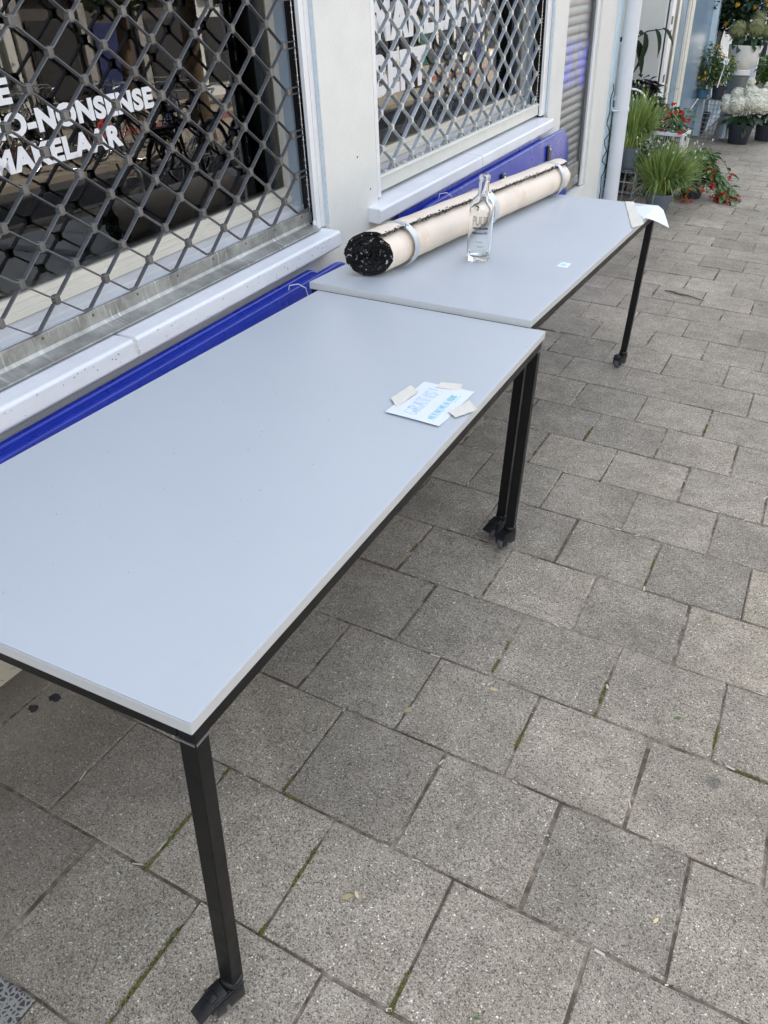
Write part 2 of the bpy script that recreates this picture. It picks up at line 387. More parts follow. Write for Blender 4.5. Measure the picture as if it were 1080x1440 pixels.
# spray paint on the slatted shutter: a coloured cloud on top of the metal
def sprayed_slat():
    m = M['slat']; nt = m.node_tree; L = nt.links; bs = nt.nodes['Principled BSDF']
    pos = _n(nt, 'ShaderNodeNewGeometry').outputs['Position']
    src = bs.inputs['Base Color'].links[0].from_socket
    sp = _n(nt, 'ShaderNodeSeparateXYZ'); L.new(pos, sp.inputs[0])
    def band(o, a, b, c, d):
        r = _n(nt, 'ShaderNodeValToRGB'); e = r.color_ramp.elements
        mr = _n(nt, 'ShaderNodeMapRange'); mr.inputs['From Min'].default_value = a; mr.inputs['From Max'].default_value = d; L.new(o, mr.inputs[0])
        e[0].position = 0; e[0].color = (0, 0, 0, 1); e[1].position = 1; e[1].color = (0, 0, 0, 1)
        x = e.new((b - a) / (d - a)); x.color = (1, 1, 1, 1); x = e.new((c - a) / (d - a)); x.color = (1, 1, 1, 1)
        L.new(mr.outputs[0], r.inputs[0]); return r.outputs[0]
    bz = band(sp.outputs['Z'], 1.02, 1.09, 1.28, 1.37)
    nz = _n(nt, 'ShaderNodeTexNoise'); nz.inputs['Scale'].default_value = 9; nz.inputs['Detail'].default_value = 4; L.new(pos, nz.inputs['Vector'])
    r = _n(nt, 'ShaderNodeValToRGB'); r.color_ramp.elements[0].position = 0.42; r.color_ramp.elements[1].position = 0.6; L.new(nz.outputs['Fac'], r.inputs[0])
    mu = _n(nt, 'ShaderNodeMath', operation='MULTIPLY'); L.new(bz, mu.inputs[0]); L.new(r.outputs[0], mu.inputs[1])
    mu2 = _n(nt, 'ShaderNodeMath', operation='MULTIPLY'); L.new(mu.outputs[0], mu2.inputs[0]); mu2.inputs[1].default_value = 0.85
    mx = _n(nt, 'ShaderNodeMix', data_type='RGBA'); L.new(mu2.outputs[0], mx.inputs['Factor']); L.new(src, mx.inputs['A']); mx.inputs['B'].default_value = (0.17, 0.19, 0.72, 1)
    L.new(mx.outputs['Result'], bs.inputs['Base Color'])
    sb = _n(nt, 'ShaderNodeMath', operation='MULTIPLY_ADD'); L.new(mu2.outputs[0], sb.inputs[0]); sb.inputs[1].default_value = -0.6; sb.inputs[2].default_value = 0.7
    L.new(sb.outputs[0], bs.inputs['Metallic'])
    # shallow dents, so that the metal mirrors the street in ripples
    w = _n(nt, 'ShaderNodeTexNoise'); w.inputs['Scale'].default_value = 5; w.inputs['Detail'].default_value = 1; L.new(pos, w.inputs['Vector'])
    bp = _n(nt, 'ShaderNodeBump'); bp.inputs['Strength'].default_value = 0.45; bp.inputs['Distance'].default_value = 0.02
    L.new(w.outputs['Fac'], bp.inputs['Height']); L.new(bp.outputs[0], bs.inputs['Normal'])
sprayed_slat()

# ------------------------------------------------------------------ lettering helper
DG = None
def text_mesh(s, width, height, bold=0.0, depth=0.001, outline=False):
    """flat letters in x (width) and y (height), scaled to the given size; extruded by depth"""
    cu = bpy.data.curves.new('lettering', 'FONT'); cu.body = s; cu.size = 1.0; cu.offset = bold
    cu.resolution_u = 4; cu.space_character = 1.0 + bold * 1.6
    if outline: cu.fill_mode = 'NONE'; cu.bevel_depth = 0.022; cu.bevel_resolution = 0
    else: cu.extrude = 0.01
    o = bpy.data.objects.new('lettering', cu); COL.objects.link(o)
    dg = bpy.context.evaluated_depsgraph_get(); dg.update()
    me = bpy.data.meshes.new_from_object(o.evaluated_get(dg))
    bpy.data.objects.remove(o); bpy.data.curves.remove(cu)
    xs = [v.co.x for v in me.vertices]; ys = [v.co.y for v in me.vertices]; zs = [v.co.z for v in me.vertices]
    x0, x1, y0, y1, z0 = min(xs), max(xs), min(ys), max(ys), min(zs); zr = max(zs) - z0 or 1
    for v in me.vertices:
        v.co = ((v.co.x - x0) / (x1 - x0) * width, (v.co.y - y0) / (y1 - y0) * height, (v.co.z - z0) / zr * depth)
    return me

def letter_obj(s, width, height, mtx, material, parent, bold=0.0, depth=0.001, name='lettering', outline=False, warp=None):
    me = text_mesh(s, width, height, bold, depth, outline)
    if warp:
        for v in me.vertices: v.co = warp(v.co)
    me.materials.clear(); me.materials.append(material)
    for p in me.polygons: p.material_index = 0
    o = bpy.data.objects.new(name, me); COL.objects.link(o)
    o.parent = parent; o.matrix_local = mtx
    return o

# ================================================================== GROUND
def in_view(p):
    c = Vector(p) - CAMP
    z = sum(CR[2][i] * c[i] for i in range(3))
    if z < 0.2: return None
    x = 540 + 1085 * sum(CR[0][i] * c[i] for i in range(3)) / z
    y = 720 + 1085 * sum(CR[1][i] * c[i] for i in range(3)) / z
    return (x, y, z) if -90 < x < 1170 and -60 < y < 1520 else None

def build_ground():
    b = MB(); b.box(-60, 120, -80, 160, -0.30, -0.085); b.build('ground', M['asphalt'], kind='structure')
    pv = MB(); pv.box(-1.35, 4.3, -6, 40, -0.084, -0.0034)
    pav = pv.build('pavement', M['sand'], kind='structure')
    T = 0.3; gap = 0.0048
    cand = []
    for j in range(-20, 133):
        for k in range(-5, 15):
            x0 = T * k + (0.15 if j % 2 else 0) ; y0 = T * j
            c = (x0 + .15, y0 + .15, 0)
            if x0 > 4.0 or x0 < -1.3: continue
            vv = [w_ for w_ in (in_view((x0 + a, y0 + b_, 0)) for a, b_ in ((.15, .15), (0, 0), (.3, 0), (0, .3), (.3, .3))) if w_]
            v = min(vv, key=lambda q: q[2]) if vv else None
            cand.append((v[2] if v else 99 + abs(y0), x0, y0))
    cand.sort()
    def tile_geo(mb, x0, y0, tone, tones, x1=None, zoff=0.0, org=(0, 0)):
        g = gap / 2 + RND.uniform(-.0006, .0016); x1 = x0 + T if x1 is None else x1
        a = RND.uniform(-.004, .004); cx, cy = x0 + T / 2, y0 + T / 2
        dz = RND.uniform(-.0024, .0024) + zoff; tx, ty = RND.uniform(-.004, .004), RND.uniform(-.004, .004)
        ox, oy = RND.uniform(-.0012, .0012), RND.uniform(-.0012, .0012)
        def P(x, y, z):
            dx, dy = x - cx, y - cy
            return (cx + dx - a * dy + ox - org[0], cy + dy + a * dx + oy - org[1], z + dz + tx * dx + ty * dy)
        cs = 0.0030
        lv = [(g, -.05), (g, -cs), (g + cs, 0.0)]
        vs = []
        for gg, z in lv:
            q = [(x0 + gg, y0 + gg), (x1 - gg, y0 + gg), (x1 - gg, y0 + T - gg), (x0 + gg, y0 + T - gg)]
            if z > -cs: # small chips: pull top corners about
                q = [(x + RND.uniform(-.0020, .0020), y + RND.uniform(-.0020, .0020)) for x, y in q]
            vs += [P(x, y, z) for x, y in q]
        fs = []
        for l in range(2):
            fs += [(l * 4 + i, l * 4 + (i + 1) % 4, l * 4 + 4 + (i + 1) % 4, l * 4 + 4 + i) for i in range(4)]
        fs.append((8, 9, 10, 11)); mb.add(vs, fs); tones += [tone] * len(vs)
    tz = bpy.data.materials.new('terrazzo'); tz.use_nodes = True
    n_ = tz.node_tree; ps = _n(n_, 'ShaderNodeNewGeometry'); vo = _n(n_, 'ShaderNodeTexVoronoi'); vo.inputs['Scale'].default_value = 95; vo.feature = 'DISTANCE_TO_EDGE'
    n_.links.new(ps.outputs['Position'], vo.inputs['Vector']); cr = _n(n_, 'ShaderNodeValToRGB'); cr.color_ramp.elements[0].position = .10; cr.color_ramp.elements[0].color = (.25, .235, .20, 1)
    cr.color_ramp.elements[1].position = .16; cr.color_ramp.elements[1].color = (.04, .043, .05, 1); n_.links.new(vo.outputs['Distance'], cr.inputs[0]); n_.links.new(cr.outputs[0], n_.nodes['Principled BSDF'].inputs['Base Color'])
    n_.nodes['Principled BSDF'].inputs['Roughness'].default_value = .7
    def settone(o, tones):
        at = o.data.attributes.new('tone', 'FLOAT', 'POINT'); at.data.foreach_set('value', tones)
    far = MB(); ft = []
    for n, (d, x0, y0) in enumerate(cand):
        tone = min(1, max(0, RND.gauss(.5, .2)))
        if n < 299 and d < 90:
            mb = MB(); tn = []; tile_geo(mb, x0, y0, tone, tn)
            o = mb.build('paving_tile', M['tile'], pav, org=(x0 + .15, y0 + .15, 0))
            o.location = (x0 + .15, y0 + .15, 0); settone(o, tn)
            if abs(x0 + .45) < .02 and abs(y0 + .9) < .02:
                o.data.materials[0] = tz; o['label'] = 'terrazzo paving tile with dark chips of stone'
        else:
            tile_geo(far, x0, y0, tone, ft)
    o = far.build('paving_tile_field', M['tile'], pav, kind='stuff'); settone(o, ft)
    # moss and grit pressed into the joints
    moss = MB(); dry = MB()
    def tuft(mb, x, y, n, s, h):
        for _ in range(n):
            px, py = x + RND.gauss(0, s * .6), y + RND.gauss(0, s * .6)
            r = RND.uniform(.0012, .0032)
            mb.blob((px, py, RND.uniform(-.004, h)), (r, r, r * RND.uniform(.5, 1.1)), 5, 3, jit=.3)
    spots = []
    for _ in range(150):
        j = RND.randint(-4, 24); k = RND.randint(-3, 6)
        spots.append((T * k + (.15 if j % 2 else 0), T * j, RND.random() < .6, RND.uniform(.03, .2)))
    # the tufts that can be told in the photograph: long ones by the nearest leg
    spots += [(-.15 + .0, -.3, True, .3), (0.0, -.6, True, .3), (.15, -.3, True, .28), (.30, 0.6, True, .16), (.45, .3, True, .28)]
    for x, y, vert, L in spots:
        if not in_view((x, y, 0)): continue
        big = RND.random()
        for i in range(int(L / .005)):
            t = i * .005
            if mnoise.noise((x * 7 + t * 14, y * 5, 3.1)) < -.02 + (0.12 if big < .6 else -.08): continue
            px, py = (x, y + t) if vert else (x + t, y)
            tuft(moss, px, py, 5, .0052 if L > .25 else .0034, .0015)
    moss.build('moss', M['moss'], kind='stuff', label='green and brown moss growing in the joints of the grey paving tiles')
    grit = MB()
    for _ in range(9000):
        j = RND.randint(-5, 26); vert = RND.random() < .4
        if vert:
            k = RND.randint(-4, 8); x = T * k + (.15 if j % 2 else 0) + RND.gauss(0, .0016); y = T * j + RND.random() * T
        else: x = RND.uniform(-.9, 2.0); y = T * j + RND.gauss(0, .0018)
        if not in_view((x, y, 0)): continue
        r = RND.uniform(.0008, .0032)
        grit.blob((x, y, RND.uniform(-.007, -.003)), (r * RND.uniform(.8, 2.2), r * RND.uniform(.8, 1.6), r * .7), 5, 3, jit=.3)
    grit.build('joint_grit', M['twig'], kind='stuff', label='brown grit and crumbs lying in the paving joints')
    # fallen bits in the joints: straw-like stubs and small leaves
    st = MB()
    for _ in range(210):
        j = RND.randint(-4, 14); vert = RND.random() < .5
        if vert: x = T * RND.randint(-3, 8) + (.15 if j % 2 else 0); y = T * j + RND.random() * T
        else: x = RND.uniform(-.8, 2); y = T * j
        x += RND.gauss(0, .004); y += RND.gauss(0, .004)
        if not in_view((x, y, 0)): continue
        a = (math.pi / 2 if vert else 0) + RND.gauss(0, .4); l = RND.uniform(.004, .016); wd = RND.uniform(.0012, .003)
        m = Matrix.Translation((x, y, .0012)) @ Matrix.Rotation(a, 4, 'Z') @ Matrix.Rotation(RND.uniform(-.15, .15), 4, 'Y')
        st.box(-l, l, -wd, wd, -.0006, .0009, mat=m)
    st.build('litter_bits', M['fag'], kind='stuff', label='straw coloured stubs and bits lodged in the paving joints')
    return pav
PAV = build_ground()

def build_street():
    b = MB(); b.box(4.305, 4.45, -6, 60, -0.2, 0.0); b.build('kerb', M['stone'], kind='structure', bevel=.01)
    b = MB(); b.box(6.95, 17.5, -30, 90, -0.084, 0.0); b.build('far_pavement', M['farpave'], kind='structure')
    b = MB(); b.box(10.2, 11.6, -30, 90, -0.08, 0.004); b.build('far_cycle_path', M['bikelane'], kind='structure')
    # houses over the road, seen only as reflections in the shop windows
    y = -14
    cols = [M['brick'], M['whitewall'], M['brick'], M['cream'], M['brick'], M['whitewall'], M['brick'], M['brick'], M['cream'], M['brick']]
    names = ['dark brick', 'white painted', 'red brick', 'cream painted', 'plain brick', 'pale rendered', 'brown brick', 'tall brick', 'cream rendered', 'end brick']
    for i, c in enumerate(cols):
        L = 7.5; h = 8 + (i * 37 % 5) * .7
        t = thing('terraced_house', f'{names[i]} terraced house facing the shops from over the road', 'house', (17.5, y + L / 2, 0), group='houses over the road')
        MB().box(17.5, 24, y, y + L - .02, -.1, h).build('wall', c, t)
        for k in range(4):
            MB().box(17.30, 17.43, y + .1 + k * 2.36, y + .38 + k * 2.36, .02, 3.0).build('pilaster', M['whitewall' if i % 2 else 'stone'], t)
        MB().box(17.25, 17.43, y + .05, y + L - .05, 3.02, 3.3).build('shop_fascia', M['navy' if i % 2 else 'whitewall'], t)
        for fl in range(3):
            for k in range(3):
                wy = y + .7 + k * 2.35; z0 = .5 + fl * 2.9
                if fl == 0 and k == 1:
                    d = MB().box(17.44, 17.52, wy, wy + 1.1, .02, 2.3).build('door', M['green_door'] if i % 2 else M['navy'], t)
                    continue
                f = MB().box(17.45, 17.52, wy - .08, wy + 1.58, z0 - .08, z0 + 1.9).build('window', M['dkgrey'] if i % 3 else M['green_door'], t)
                MB().box(17.435, 17.46, wy, wy + 1.5, z0, z0 + 1.8).build('window_pane', M['dkgrey'], f)
        y += L
    def tree(x, y, h, lab):
        t = thing('street_tree', lab, 'tree', (x, y, 0), group='street trees by the kerb')
        pts = [(x, y, -.05), (x + .03, y, 1), (x - .02, y + .05, 2.2), (x, y, h * .55)]
        b = MB().tube(pts, [.21, .16, .14, .1], 10)
        for k in range(7):
            a = k * 0.9; b.tube([(x, y, 2.4 + k * .25), (x + math.cos(a) * 1.0, y + math.sin(a) * 1.0, 3.6 + k * .3), (x + math.cos(a) * 1.9, y + math.sin(a) * 1.9, 4.4 + k * .35)], [.07, .045, .015], 6)
        b.build('trunk', M['bark'], t, smooth=True)
        c = MB()
        for _ in range(1500):
            th = RND.uniform(0, 6.28); u = RND.uniform(-1, 1); r = RND.uniform(.5, 1) ** .5 * (1 + .25 * mnoise.noise((math.cos(th) * 2, math.sin(th) * 2, u * 2 + x)))
            p = Vector((x + 2.3 * r * math.cos(th) * math.sqrt(1 - u * u), y + 2.3 * r * math.sin(th) * math.sqrt(1 - u * u), h * .72 + 2.0 * r * u))
            s = RND.uniform(.10, .22); m = Matrix.Translation(p) @ Matrix.Rotation(RND.uniform(0, 6), 4, 'Z') @ Matrix.Rotation(RND.uniform(0, 3), 4, 'X')
            c.add([m @ Vector(v) for v in ((-s, 0, 0), (0, -s * .6, .03), (s, 0, 0), (0, s * .6, .03))], [(0, 1, 2, 3)])
        c.build('crown', M['crown'], t)
    tree(7.2, 11.2, 6.5, 'street tree with thick trunk beside the near cycle path')
    tree(9.2, 24.0, 7.0, 'street tree further along the road with wide crown')
    tree(12.9, 15.5, 6.0, 'street tree on the far pavement before the houses')
    def bike(x, y, rz, fm, lab):
        t = thing('bicycle', lab, 'bicycle', (x, y, 0), rz=rz, group='bicycles parked along the kerb')
        def wheel(cx):
            wv = MB(); R = .34
            wv.tube([(cx + R * math.cos(a), 0, R + .005 + R * math.sin(a)) for a in [2 * math.pi * k / 28 for k in range(29)]], .018, 6, cap=False)
            wo = wv.build('wheel', M['tyre'], t, smooth=True)
            sp = MB()
            for k in range(14):
                a = 2 * math.pi * k / 14; sp.tube([(cx, 0, R), (cx + .325 * math.cos(a), 0, R + .325 * math.sin(a))], .0018, 4)
            sp.tube([(cx + .322 * math.cos(a), 0, R + .005 + .322 * math.sin(a)) for a in [2 * math.pi * k / 28 for k in range(29)]], .008, 5, cap=False)
            sp.build('spokes', M['chrome'], wo)
        wheel(-.54); wheel(.54)
        f = MB()
        bb = (-.08, 0, .30); st = (-.24, 0, .78); hd = (.34, 0, .82); hb = (.39, 0, .62)
        for a, c in ((bb, st), (bb, hb), ((-.2, 0, .66), hd), (hd, hb), ((-.54, .05, .34), bb), ((-.54, -.05, .34), bb), ((-.54, .05, .34), (-.21, 0, .7)), ((-.54, -.05, .34), (-.21, 0, .7))):
            f.tube([a, c], .016, 6)
        for s in (-.05, .05): f.tube([hb, (.43, s, .55), (.54, s, .34)], .012, 6)
        f.build('frame', fm, t, smooth=True)
        MB().tube([(.33, 0, .82), (.31, 0, 1.02), (.33, .0, 1.04)], .013, 6).tube([(.15, -.3, 1.02), (.28, -.26, 1.05), (.33, 0, 1.04), (.28, .26, 1.05), (.15, .3, 1.02)], .012, 6).build('handlebar', M['chrome'], t, smooth=True)
        MB().blob((-.28, 0, .90), (.14, .08, .04), 10, 6).tube([st, (-.26, 0, .88)], .013, 6).build('saddle', M['blackpl'], t, smooth=True)
        g = MB()
        for cx in (-.54, .54):
            g.tube([(cx + .375 * math.cos(a), 0, .345 + .375 * math.sin(a)) for a in [math.radians(d) for d in range(20, 171, 15)]], .016, 5)
        g.build('mudguard', M['blackpl'], t, smooth=True)
        MB().box(-.80, -.36, -.07, .07, .735, .75).build('rack', M['blackpl'], t)
    for x, y, rz, fm, lab in ((3.6, 6.6, 1.4, M['blackpl'], 'black bicycle parked nearest the tables'), (4.0, 7.6, 1.75, M['chrome'], 'silver bicycle parked behind the black one'),
                              (6.2, 9.3, 1.2, M['navy'], 'navy bicycle parked on the red cycle path edge'), (6.9, 8.5, 1.9, M['blackpl'], 'black upright bicycle beside the street tree'),
                              (8.0, 10.0, 1.5, M['chrome'], 'silver bicycle beyond the street tree'), (9.5, 11.0, 1.3, M['blue'], 'blue bicycle out by the road'),
                              (3.9, 9.9, 1.5, M['blackpl'], 'black bicycle standing alone further along the kerb'), (7.4, 6.9, 1.5, M['chrome'], 'silver bicycle before the brown door'),
                              (7.9, 7.6, 1.1, M['blackpl'], 'black bicycle leaning in the sunlit row'), (8.6, 8.3, 1.6, M['steel'], 'grey bicycle in the middle of the sunlit row'), (7.6, 9.4, 1.3, M['red'], 'red bicycle in the sunlit row'),
                              (10.6, 10.6, .6, M['blackpl'], 'black bicycle crossing the red path'), (9.0, 9.2, 1.9, M['chrome'], 'chrome bicycle at the end of the sunlit row'), (8.3, 11.6, 1.0, M['navy'], 'navy bicycle near the second tree')):
        bike(x, y, rz, fm, lab)
build_street()

# ================================================================== SHOP BUILDING (facade frame B)
def build_shop():
    t = thing('shop_building', 'cream plastered shop front with two lattice guarded windows and white sills', 'building', (0, 2, 0), B)
    WT = -.34
    w = MB()
    Z0, ZT = -.7, 10.5
    # under the windows, pillars, over the windows
    w.box(WT, 0, -14, 6.03, Z0, .70)            # below the sills
    w.box(WT, 0, -14, -2.0, .70, 2.35)
    w.box(WT, 0, 1.78, 2.185, .70, 2.35)
    w.box(WT, 0, 4.505, 4.78, .70, 2.35)
    w.box(WT, 0, 5.60, 6.03, .70, 2.35)
    w.box(WT, 0, -14, 6.03, 2.35, ZT)
    me = w
    # opening of the slatted shutter reaches lower: carve by building the wall in pieces
    w.v.clear(); w.f.clear(); w.m.clear()
    def wall(y0, y1, z0, z1): w.box(WT, 0, y0, y1, z0, z1)
    wall(-14, -2.0, Z0, ZT); wall(-2.0, 1.787, Z0, .70); wall(-2.0, 1.787, 2.25, ZT)
    wall(1.787, 2.185, Z0, ZT); wall(2.185, 4.505, Z0, .70); wall(2.185, 4.505, 2.25, ZT)
    wall(4.505, 4.78, Z0, ZT); wall(4.78, 5.60, Z0, .10); wall(4.78, 5.60, 2.25, ZT); wall(5.60, 6.03, Z0, ZT)
    w.build('wall', M['plaster'], t)
    MB().box(.0, .004, -14, 4.5, -.7, .20).build('plinth', M['plinth'], t)
    # rest of the block behind the front, so that the street lies in its shade
    MB().box(-10, -3.6, -14, 30, Z0, ZT - .3).build('rear_block', M['plaster'], t)
    MB().box(-10, WT - .01, -14, 6.03, ZT - .3, ZT).build('roof', M['dkgrey'], t)
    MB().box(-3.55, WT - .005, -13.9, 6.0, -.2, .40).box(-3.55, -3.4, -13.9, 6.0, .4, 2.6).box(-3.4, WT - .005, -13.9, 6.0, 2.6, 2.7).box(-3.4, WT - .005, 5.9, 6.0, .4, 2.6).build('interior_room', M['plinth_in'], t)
    # small screw holes and marks in the plaster
    for yy, zz in ((2.125, .815), (2.03, .955)):
        MB().lathe([(.0001, .0015), (.0045, .0015), (.0045, 0), (.0001, 0)], (0, 0, 0), 8).mesh('x')
        h = MB().box(-.001, .0015, yy - .0035, yy + .0035, zz - .0035, zz + .0035).build('screw_hole', M['blackpl'], t, bevel=.001)
    # sills, two stones each with a mortar joint
    def sill(ya, yb, ends):
        prof = [(-.17, .70), (.052, .682), (.060, .690), (.060, .738), (.054, .744), (-.17, .757)]
        b = MB().prism(prof, ya + .002, yb - .002, 'y'); o = b.build('window_sill', M['sill'], t, bevel=.004)
        return o
    sill(-2.0, .619, 0); sill(.625, 1.768, 0); sill(2.095, 3.232, 0); sill(3.238, 4.445, 0)
    [MB().box(-.1, .057, a, a + .008, .69, .741).build('sill_joint', M['plaster'], t) for a in (.618, 3.231)]
    mk = MB()
    r2 = random.Random(5)
    for _ in range(60):
        yy = r2.uniform(-.1, 1.7); zz = r2.uniform(.695, .735); s = r2.uniform(.0006, .0016); mk.box(.0597, .0606, yy - s, yy + s, zz - s, zz + s)
    mk.build('sill_speck', M['blackpl'], t, kind='stuff')

    def window(y0, y1, zg, rows, poster):
        W = MB()
        # fixed frame: jambs, stepped bottom rail, top rail
        W.box(-.235, -.150, y0 - .03, y0 + .05, zg - .08, 2.26).box(-.235, -.150, y1, y1 + .05, zg - .02, 2.26)
        W.prism([(-.235, zg - .05), (-.150, zg - .05), (-.150, zg - .030), (-.158, zg - .026), (-.158, zg - .014), (-.168, zg - .010), (-.168, zg + .004), (-.235, zg + .004)], y0 - .03, y1 + .05, 'y')
        W.box(-.235, -.150, y0 + .05, y1, 2.16, 2.26)
        fr = W.build('window_frame', M['cream'], t, bevel=.002)
        MB().prism([(-.235, zg - .125), (-.075, zg - .125), (-.075, zg - .085), (-.108, zg - .078), (-.108, zg - .060), (-.135, zg - .052), (-.235, zg - .0505)], y0 - .03, y1 + .05, 'y').build('inner_sill', M['sill'], t, bevel=.002)
        MB().box(-.190, -.182, y0 + .04, y1 + .01, zg - .005, 2.17).build('window_pane', M['pane'], fr)
        for s, ya, wd, zb, cap in rows:
            # letters on the outer face of the glass, reading along +y
            mt = Matrix(((0, 0, 1, -.1815), (1, 0, 0, ya), (0, 1, 0, zb), (0, 0, 0, 1)))
            letter_obj(s, wd, cap, Matrix.Translation(-INFO[fr.name]) @ mt, M['letter'], fr, bold=.055, depth=.0006)
        return fr
    f1 = window(-1.9, 1.765, .885, [('DE', .522, .112, 1.325, .058), ('NO-NONSENSE', .522, .613, 1.249, .058), ('MAKELAAR', .522, .455, 1.171, .058)], True)
    f2 = window(2.20, 4.45, .885, [('MAKELAAR', 2.525, 1.25, 1.303, .165), ('BERT', 2.525, .54, 1.094, .165)], False)
    # reveals painted pale blue-grey
    MB().box(-.150, -.110, 1.765, 1.7865, .76, 2.25).build('window_reveal', M['blue_grey'], t)
    MB().box(-.150, -.110, 4.45, 4.5045, .76, 2.25).build('window_reveal', M['blue_grey'], t)
    MB().box(-.150, -.062, 2.186, 2.20, .76, 2.25).build('window_reveal', M['blue_grey'], t)
    # shutter guide rails, white, two-ribbed, ending just above the sill
    def guide(ya, yb, z0):
        g = MB(); m_ = (ya + yb) / 2
        g.box(-.034, -.018, ya, m_ - .002, z0, 2.25).box(-.034, -.022, m_ - .002, m_ + .002, z0, 2.25).box(-.034, -.018, m_ + .002, yb, z0, 2.25)
        g.build('guide_rail', M['alu_white'], t, bevel=.0015)
    guide(1.724, 1.786, .752); guide(2.187, 2.252, .755); guide(4.41, 4.49, .76); guide(5.535, 5.598, .11)
    MB().box(-.017, -.001, 1.7855, 1.7869, .757, 2.25).build('pillar_edge', M['edge_blue'], t)
    MB().box(-.017, -.001, 4.4915, 4.5045, .757, 2.25).build('pillar_edge', M['edge_blue'], t)
    MB().box(-.11, -.035, 1.778, 1.7865, .74, 2.25).build('guide_slot', M['blackpl'], t)
    MB().box(-.11, -.035, 4.46, 4.504, .74, 2.25).build('guide_slot', M['blackpl'], t)
    MB().box(-.01, .004, 6.032, 6.20, -.6, 4.5).build('corner_strip', M['paleblue'], t)
    MB().box(-.22, -.012, 6.032, 6.12, -.6, 4.5).build('corner_return', M['edge_blue'], t)
    # things behind the panes
    MB().box(-.245, -.238, .40, 1.02, 1.165, 1.70).build('board_and_reflection', M['navy'], t)
    MB().box(-.237, -.2355, .60, .80, 1.165, 1.70).build('board_and_reflection', M['brown'], t)  # brown strip paints in the reflection of a door across the street
    bl = MB()
    for k in range(4): bl.box(-.40 + .02 * (k % 2), -.385 + .02 * (k % 2), 1.50 + k * .085, 1.58 + k * .085, .6, 2.2)
    bl.build('vertical_blind', M['blind'], t)
    bl = MB()
    for k in range(4): bl.box(-.40 + .02 * (k % 2), -.385 + .02 * (k % 2), 4.05 + k * .1, 4.145 + k * .1, .6, 2.2)
    bl.build('vertical_blind', M['blind'], t)
    return t
SHOP = build_shop()

def lamp_inside():
    t = thing('desk_lamp', 'small red ball lamp behind the lettered far window', 'lamp', (-1.0, 5.0, .41), B)
    MB().lathe([(.07, 0), (.07, .015), (.012, .02), (.012, .66), (.0001, .66)], (-1.0, 5.0, .41), 14).build('stand', M['dkgrey'], t)
    MB().blob((-1.0, 5.0, 1.13), .075, 14, 9).build('shade', M['red'], t, smooth=True)
lamp_inside()

# ------------------------------------------------------------------ lattice grilles
def build_grille(label, y0, y1, ynode, pitch, znode, nrows, lat, clip, rail_fn, t_thick, depth, end_y):
    xg = -.055
    org = (xg, (y0 + y1) / 2, .8)
    t = thing('security_grille', label, 'grille', org, B, group='lattice grilles before the windows')
    hp = pitch / 2; hz = .0685
    m0 = math.ceil((y0 - ynode) / hp); m1 = math.floor((y1 - ynode) / hp)
    def node_on(m, n): return (m + n) % 2 == 0
    hs = .0095
    for n in range(nrows):      # strip between clip rows n and n+1
        za, zb = znode + n * hz, znode + (n + 1) * hz
        path = []
        for m in range(m0, m1 + 1):
            y = ynode + m * hp
            up = node_on(m, n + 1)
            z = (zb - hs) if up else (za + hs)
            fl = .0125
            path += [(y - fl, z), (y + fl, z)]
        # end hook reaches into the guide
        path = path + [(end_y, path[-1][1])]
        b = MB(); vs = []; fs = []
        hh = t_thick / 2
        for i, (y, z) in enumerate(path):
            a = path[max(i - 1, 0)]; c = path[min(i + 1, len(path) - 1)]
            d1 = Vector((y - a[0], z - a[1])); d2 = Vector((c[0] - y, c[1] - z))
            if d1.length < 1e-6: d1 = d2
            if d2.length < 1e-6: d2 = d1
            d = (d1.normalized() + d2.normalized()).normalized(); nn = Vector((-d.y, d.x)) * hh / max(.5, d.dot(d1.normalized()))
            for s in (1, -1):
                for xx in (xg - depth / 2, xg + depth / 2): vs.append((xx, y + s * nn.x, z + s * nn.y))
        for i in range(len(path) - 1):
            p, q = i * 4, (i + 1) * 4
            fs += [(p, p + 1, q + 1, q), (p + 1, p + 3, q + 3, q + 1), (p + 3, p + 2, q + 2, q + 3), (p + 2, p, q, q + 2)]
        fs += [(0, 2, 3, 1), (len(vs) - 4, len(vs) - 3, len(vs) - 1, len(vs) - 2)]
        b.add(vs, fs); b.build('lattice_strip', lat, t, bevel=.0006, bseg=1)
    cb = MB().box(-depth / 2 - .0015, depth / 2 + .0015, -.0085, .0085, -hs + .001, hs - .001)
    cb.box(-depth / 2 + .001, depth / 2 - .001, -.0065, .0065, hs + .0016, hs + .0036).box(-depth / 2 + .001, depth / 2 - .001, -.0065, .0065, -hs - .0036, -hs - .0016)
    cme = cb.mesh('clip', (0, 0, 0), .0008, False, 1); cme.materials.append(clip)
    cnt = 0
    for n in range(1, nrows + 1):
        for m in range(m0, m1 + 1):
            if node_on(m, n):
                inst(cme, 'clip', t, Matrix.Translation(Vector((xg, ynode + m * hp, znode + n * hz)) - Vector(org))); cnt += 1
    # end rollers on a rod, running in the guide
    r = MB().tube([(xg, end_y - .012, znode), (xg, end_y - .012, znode + nrows * hz)], .0022, 6)
    for n in range(1, nrows):
        z = znode + n * hz
        r.lathe([(.0001, -.011), (.0065, -.011), (.0065, -.007), (.003, -.006), (.003, .006), (.0065, .007), (.0065, .011), (.0001, .011)], (xg, end_y - .012, z - hz * .5), 10)
    r.build('end_roller', M['steel'], t, smooth=True)
    rail_fn(t)

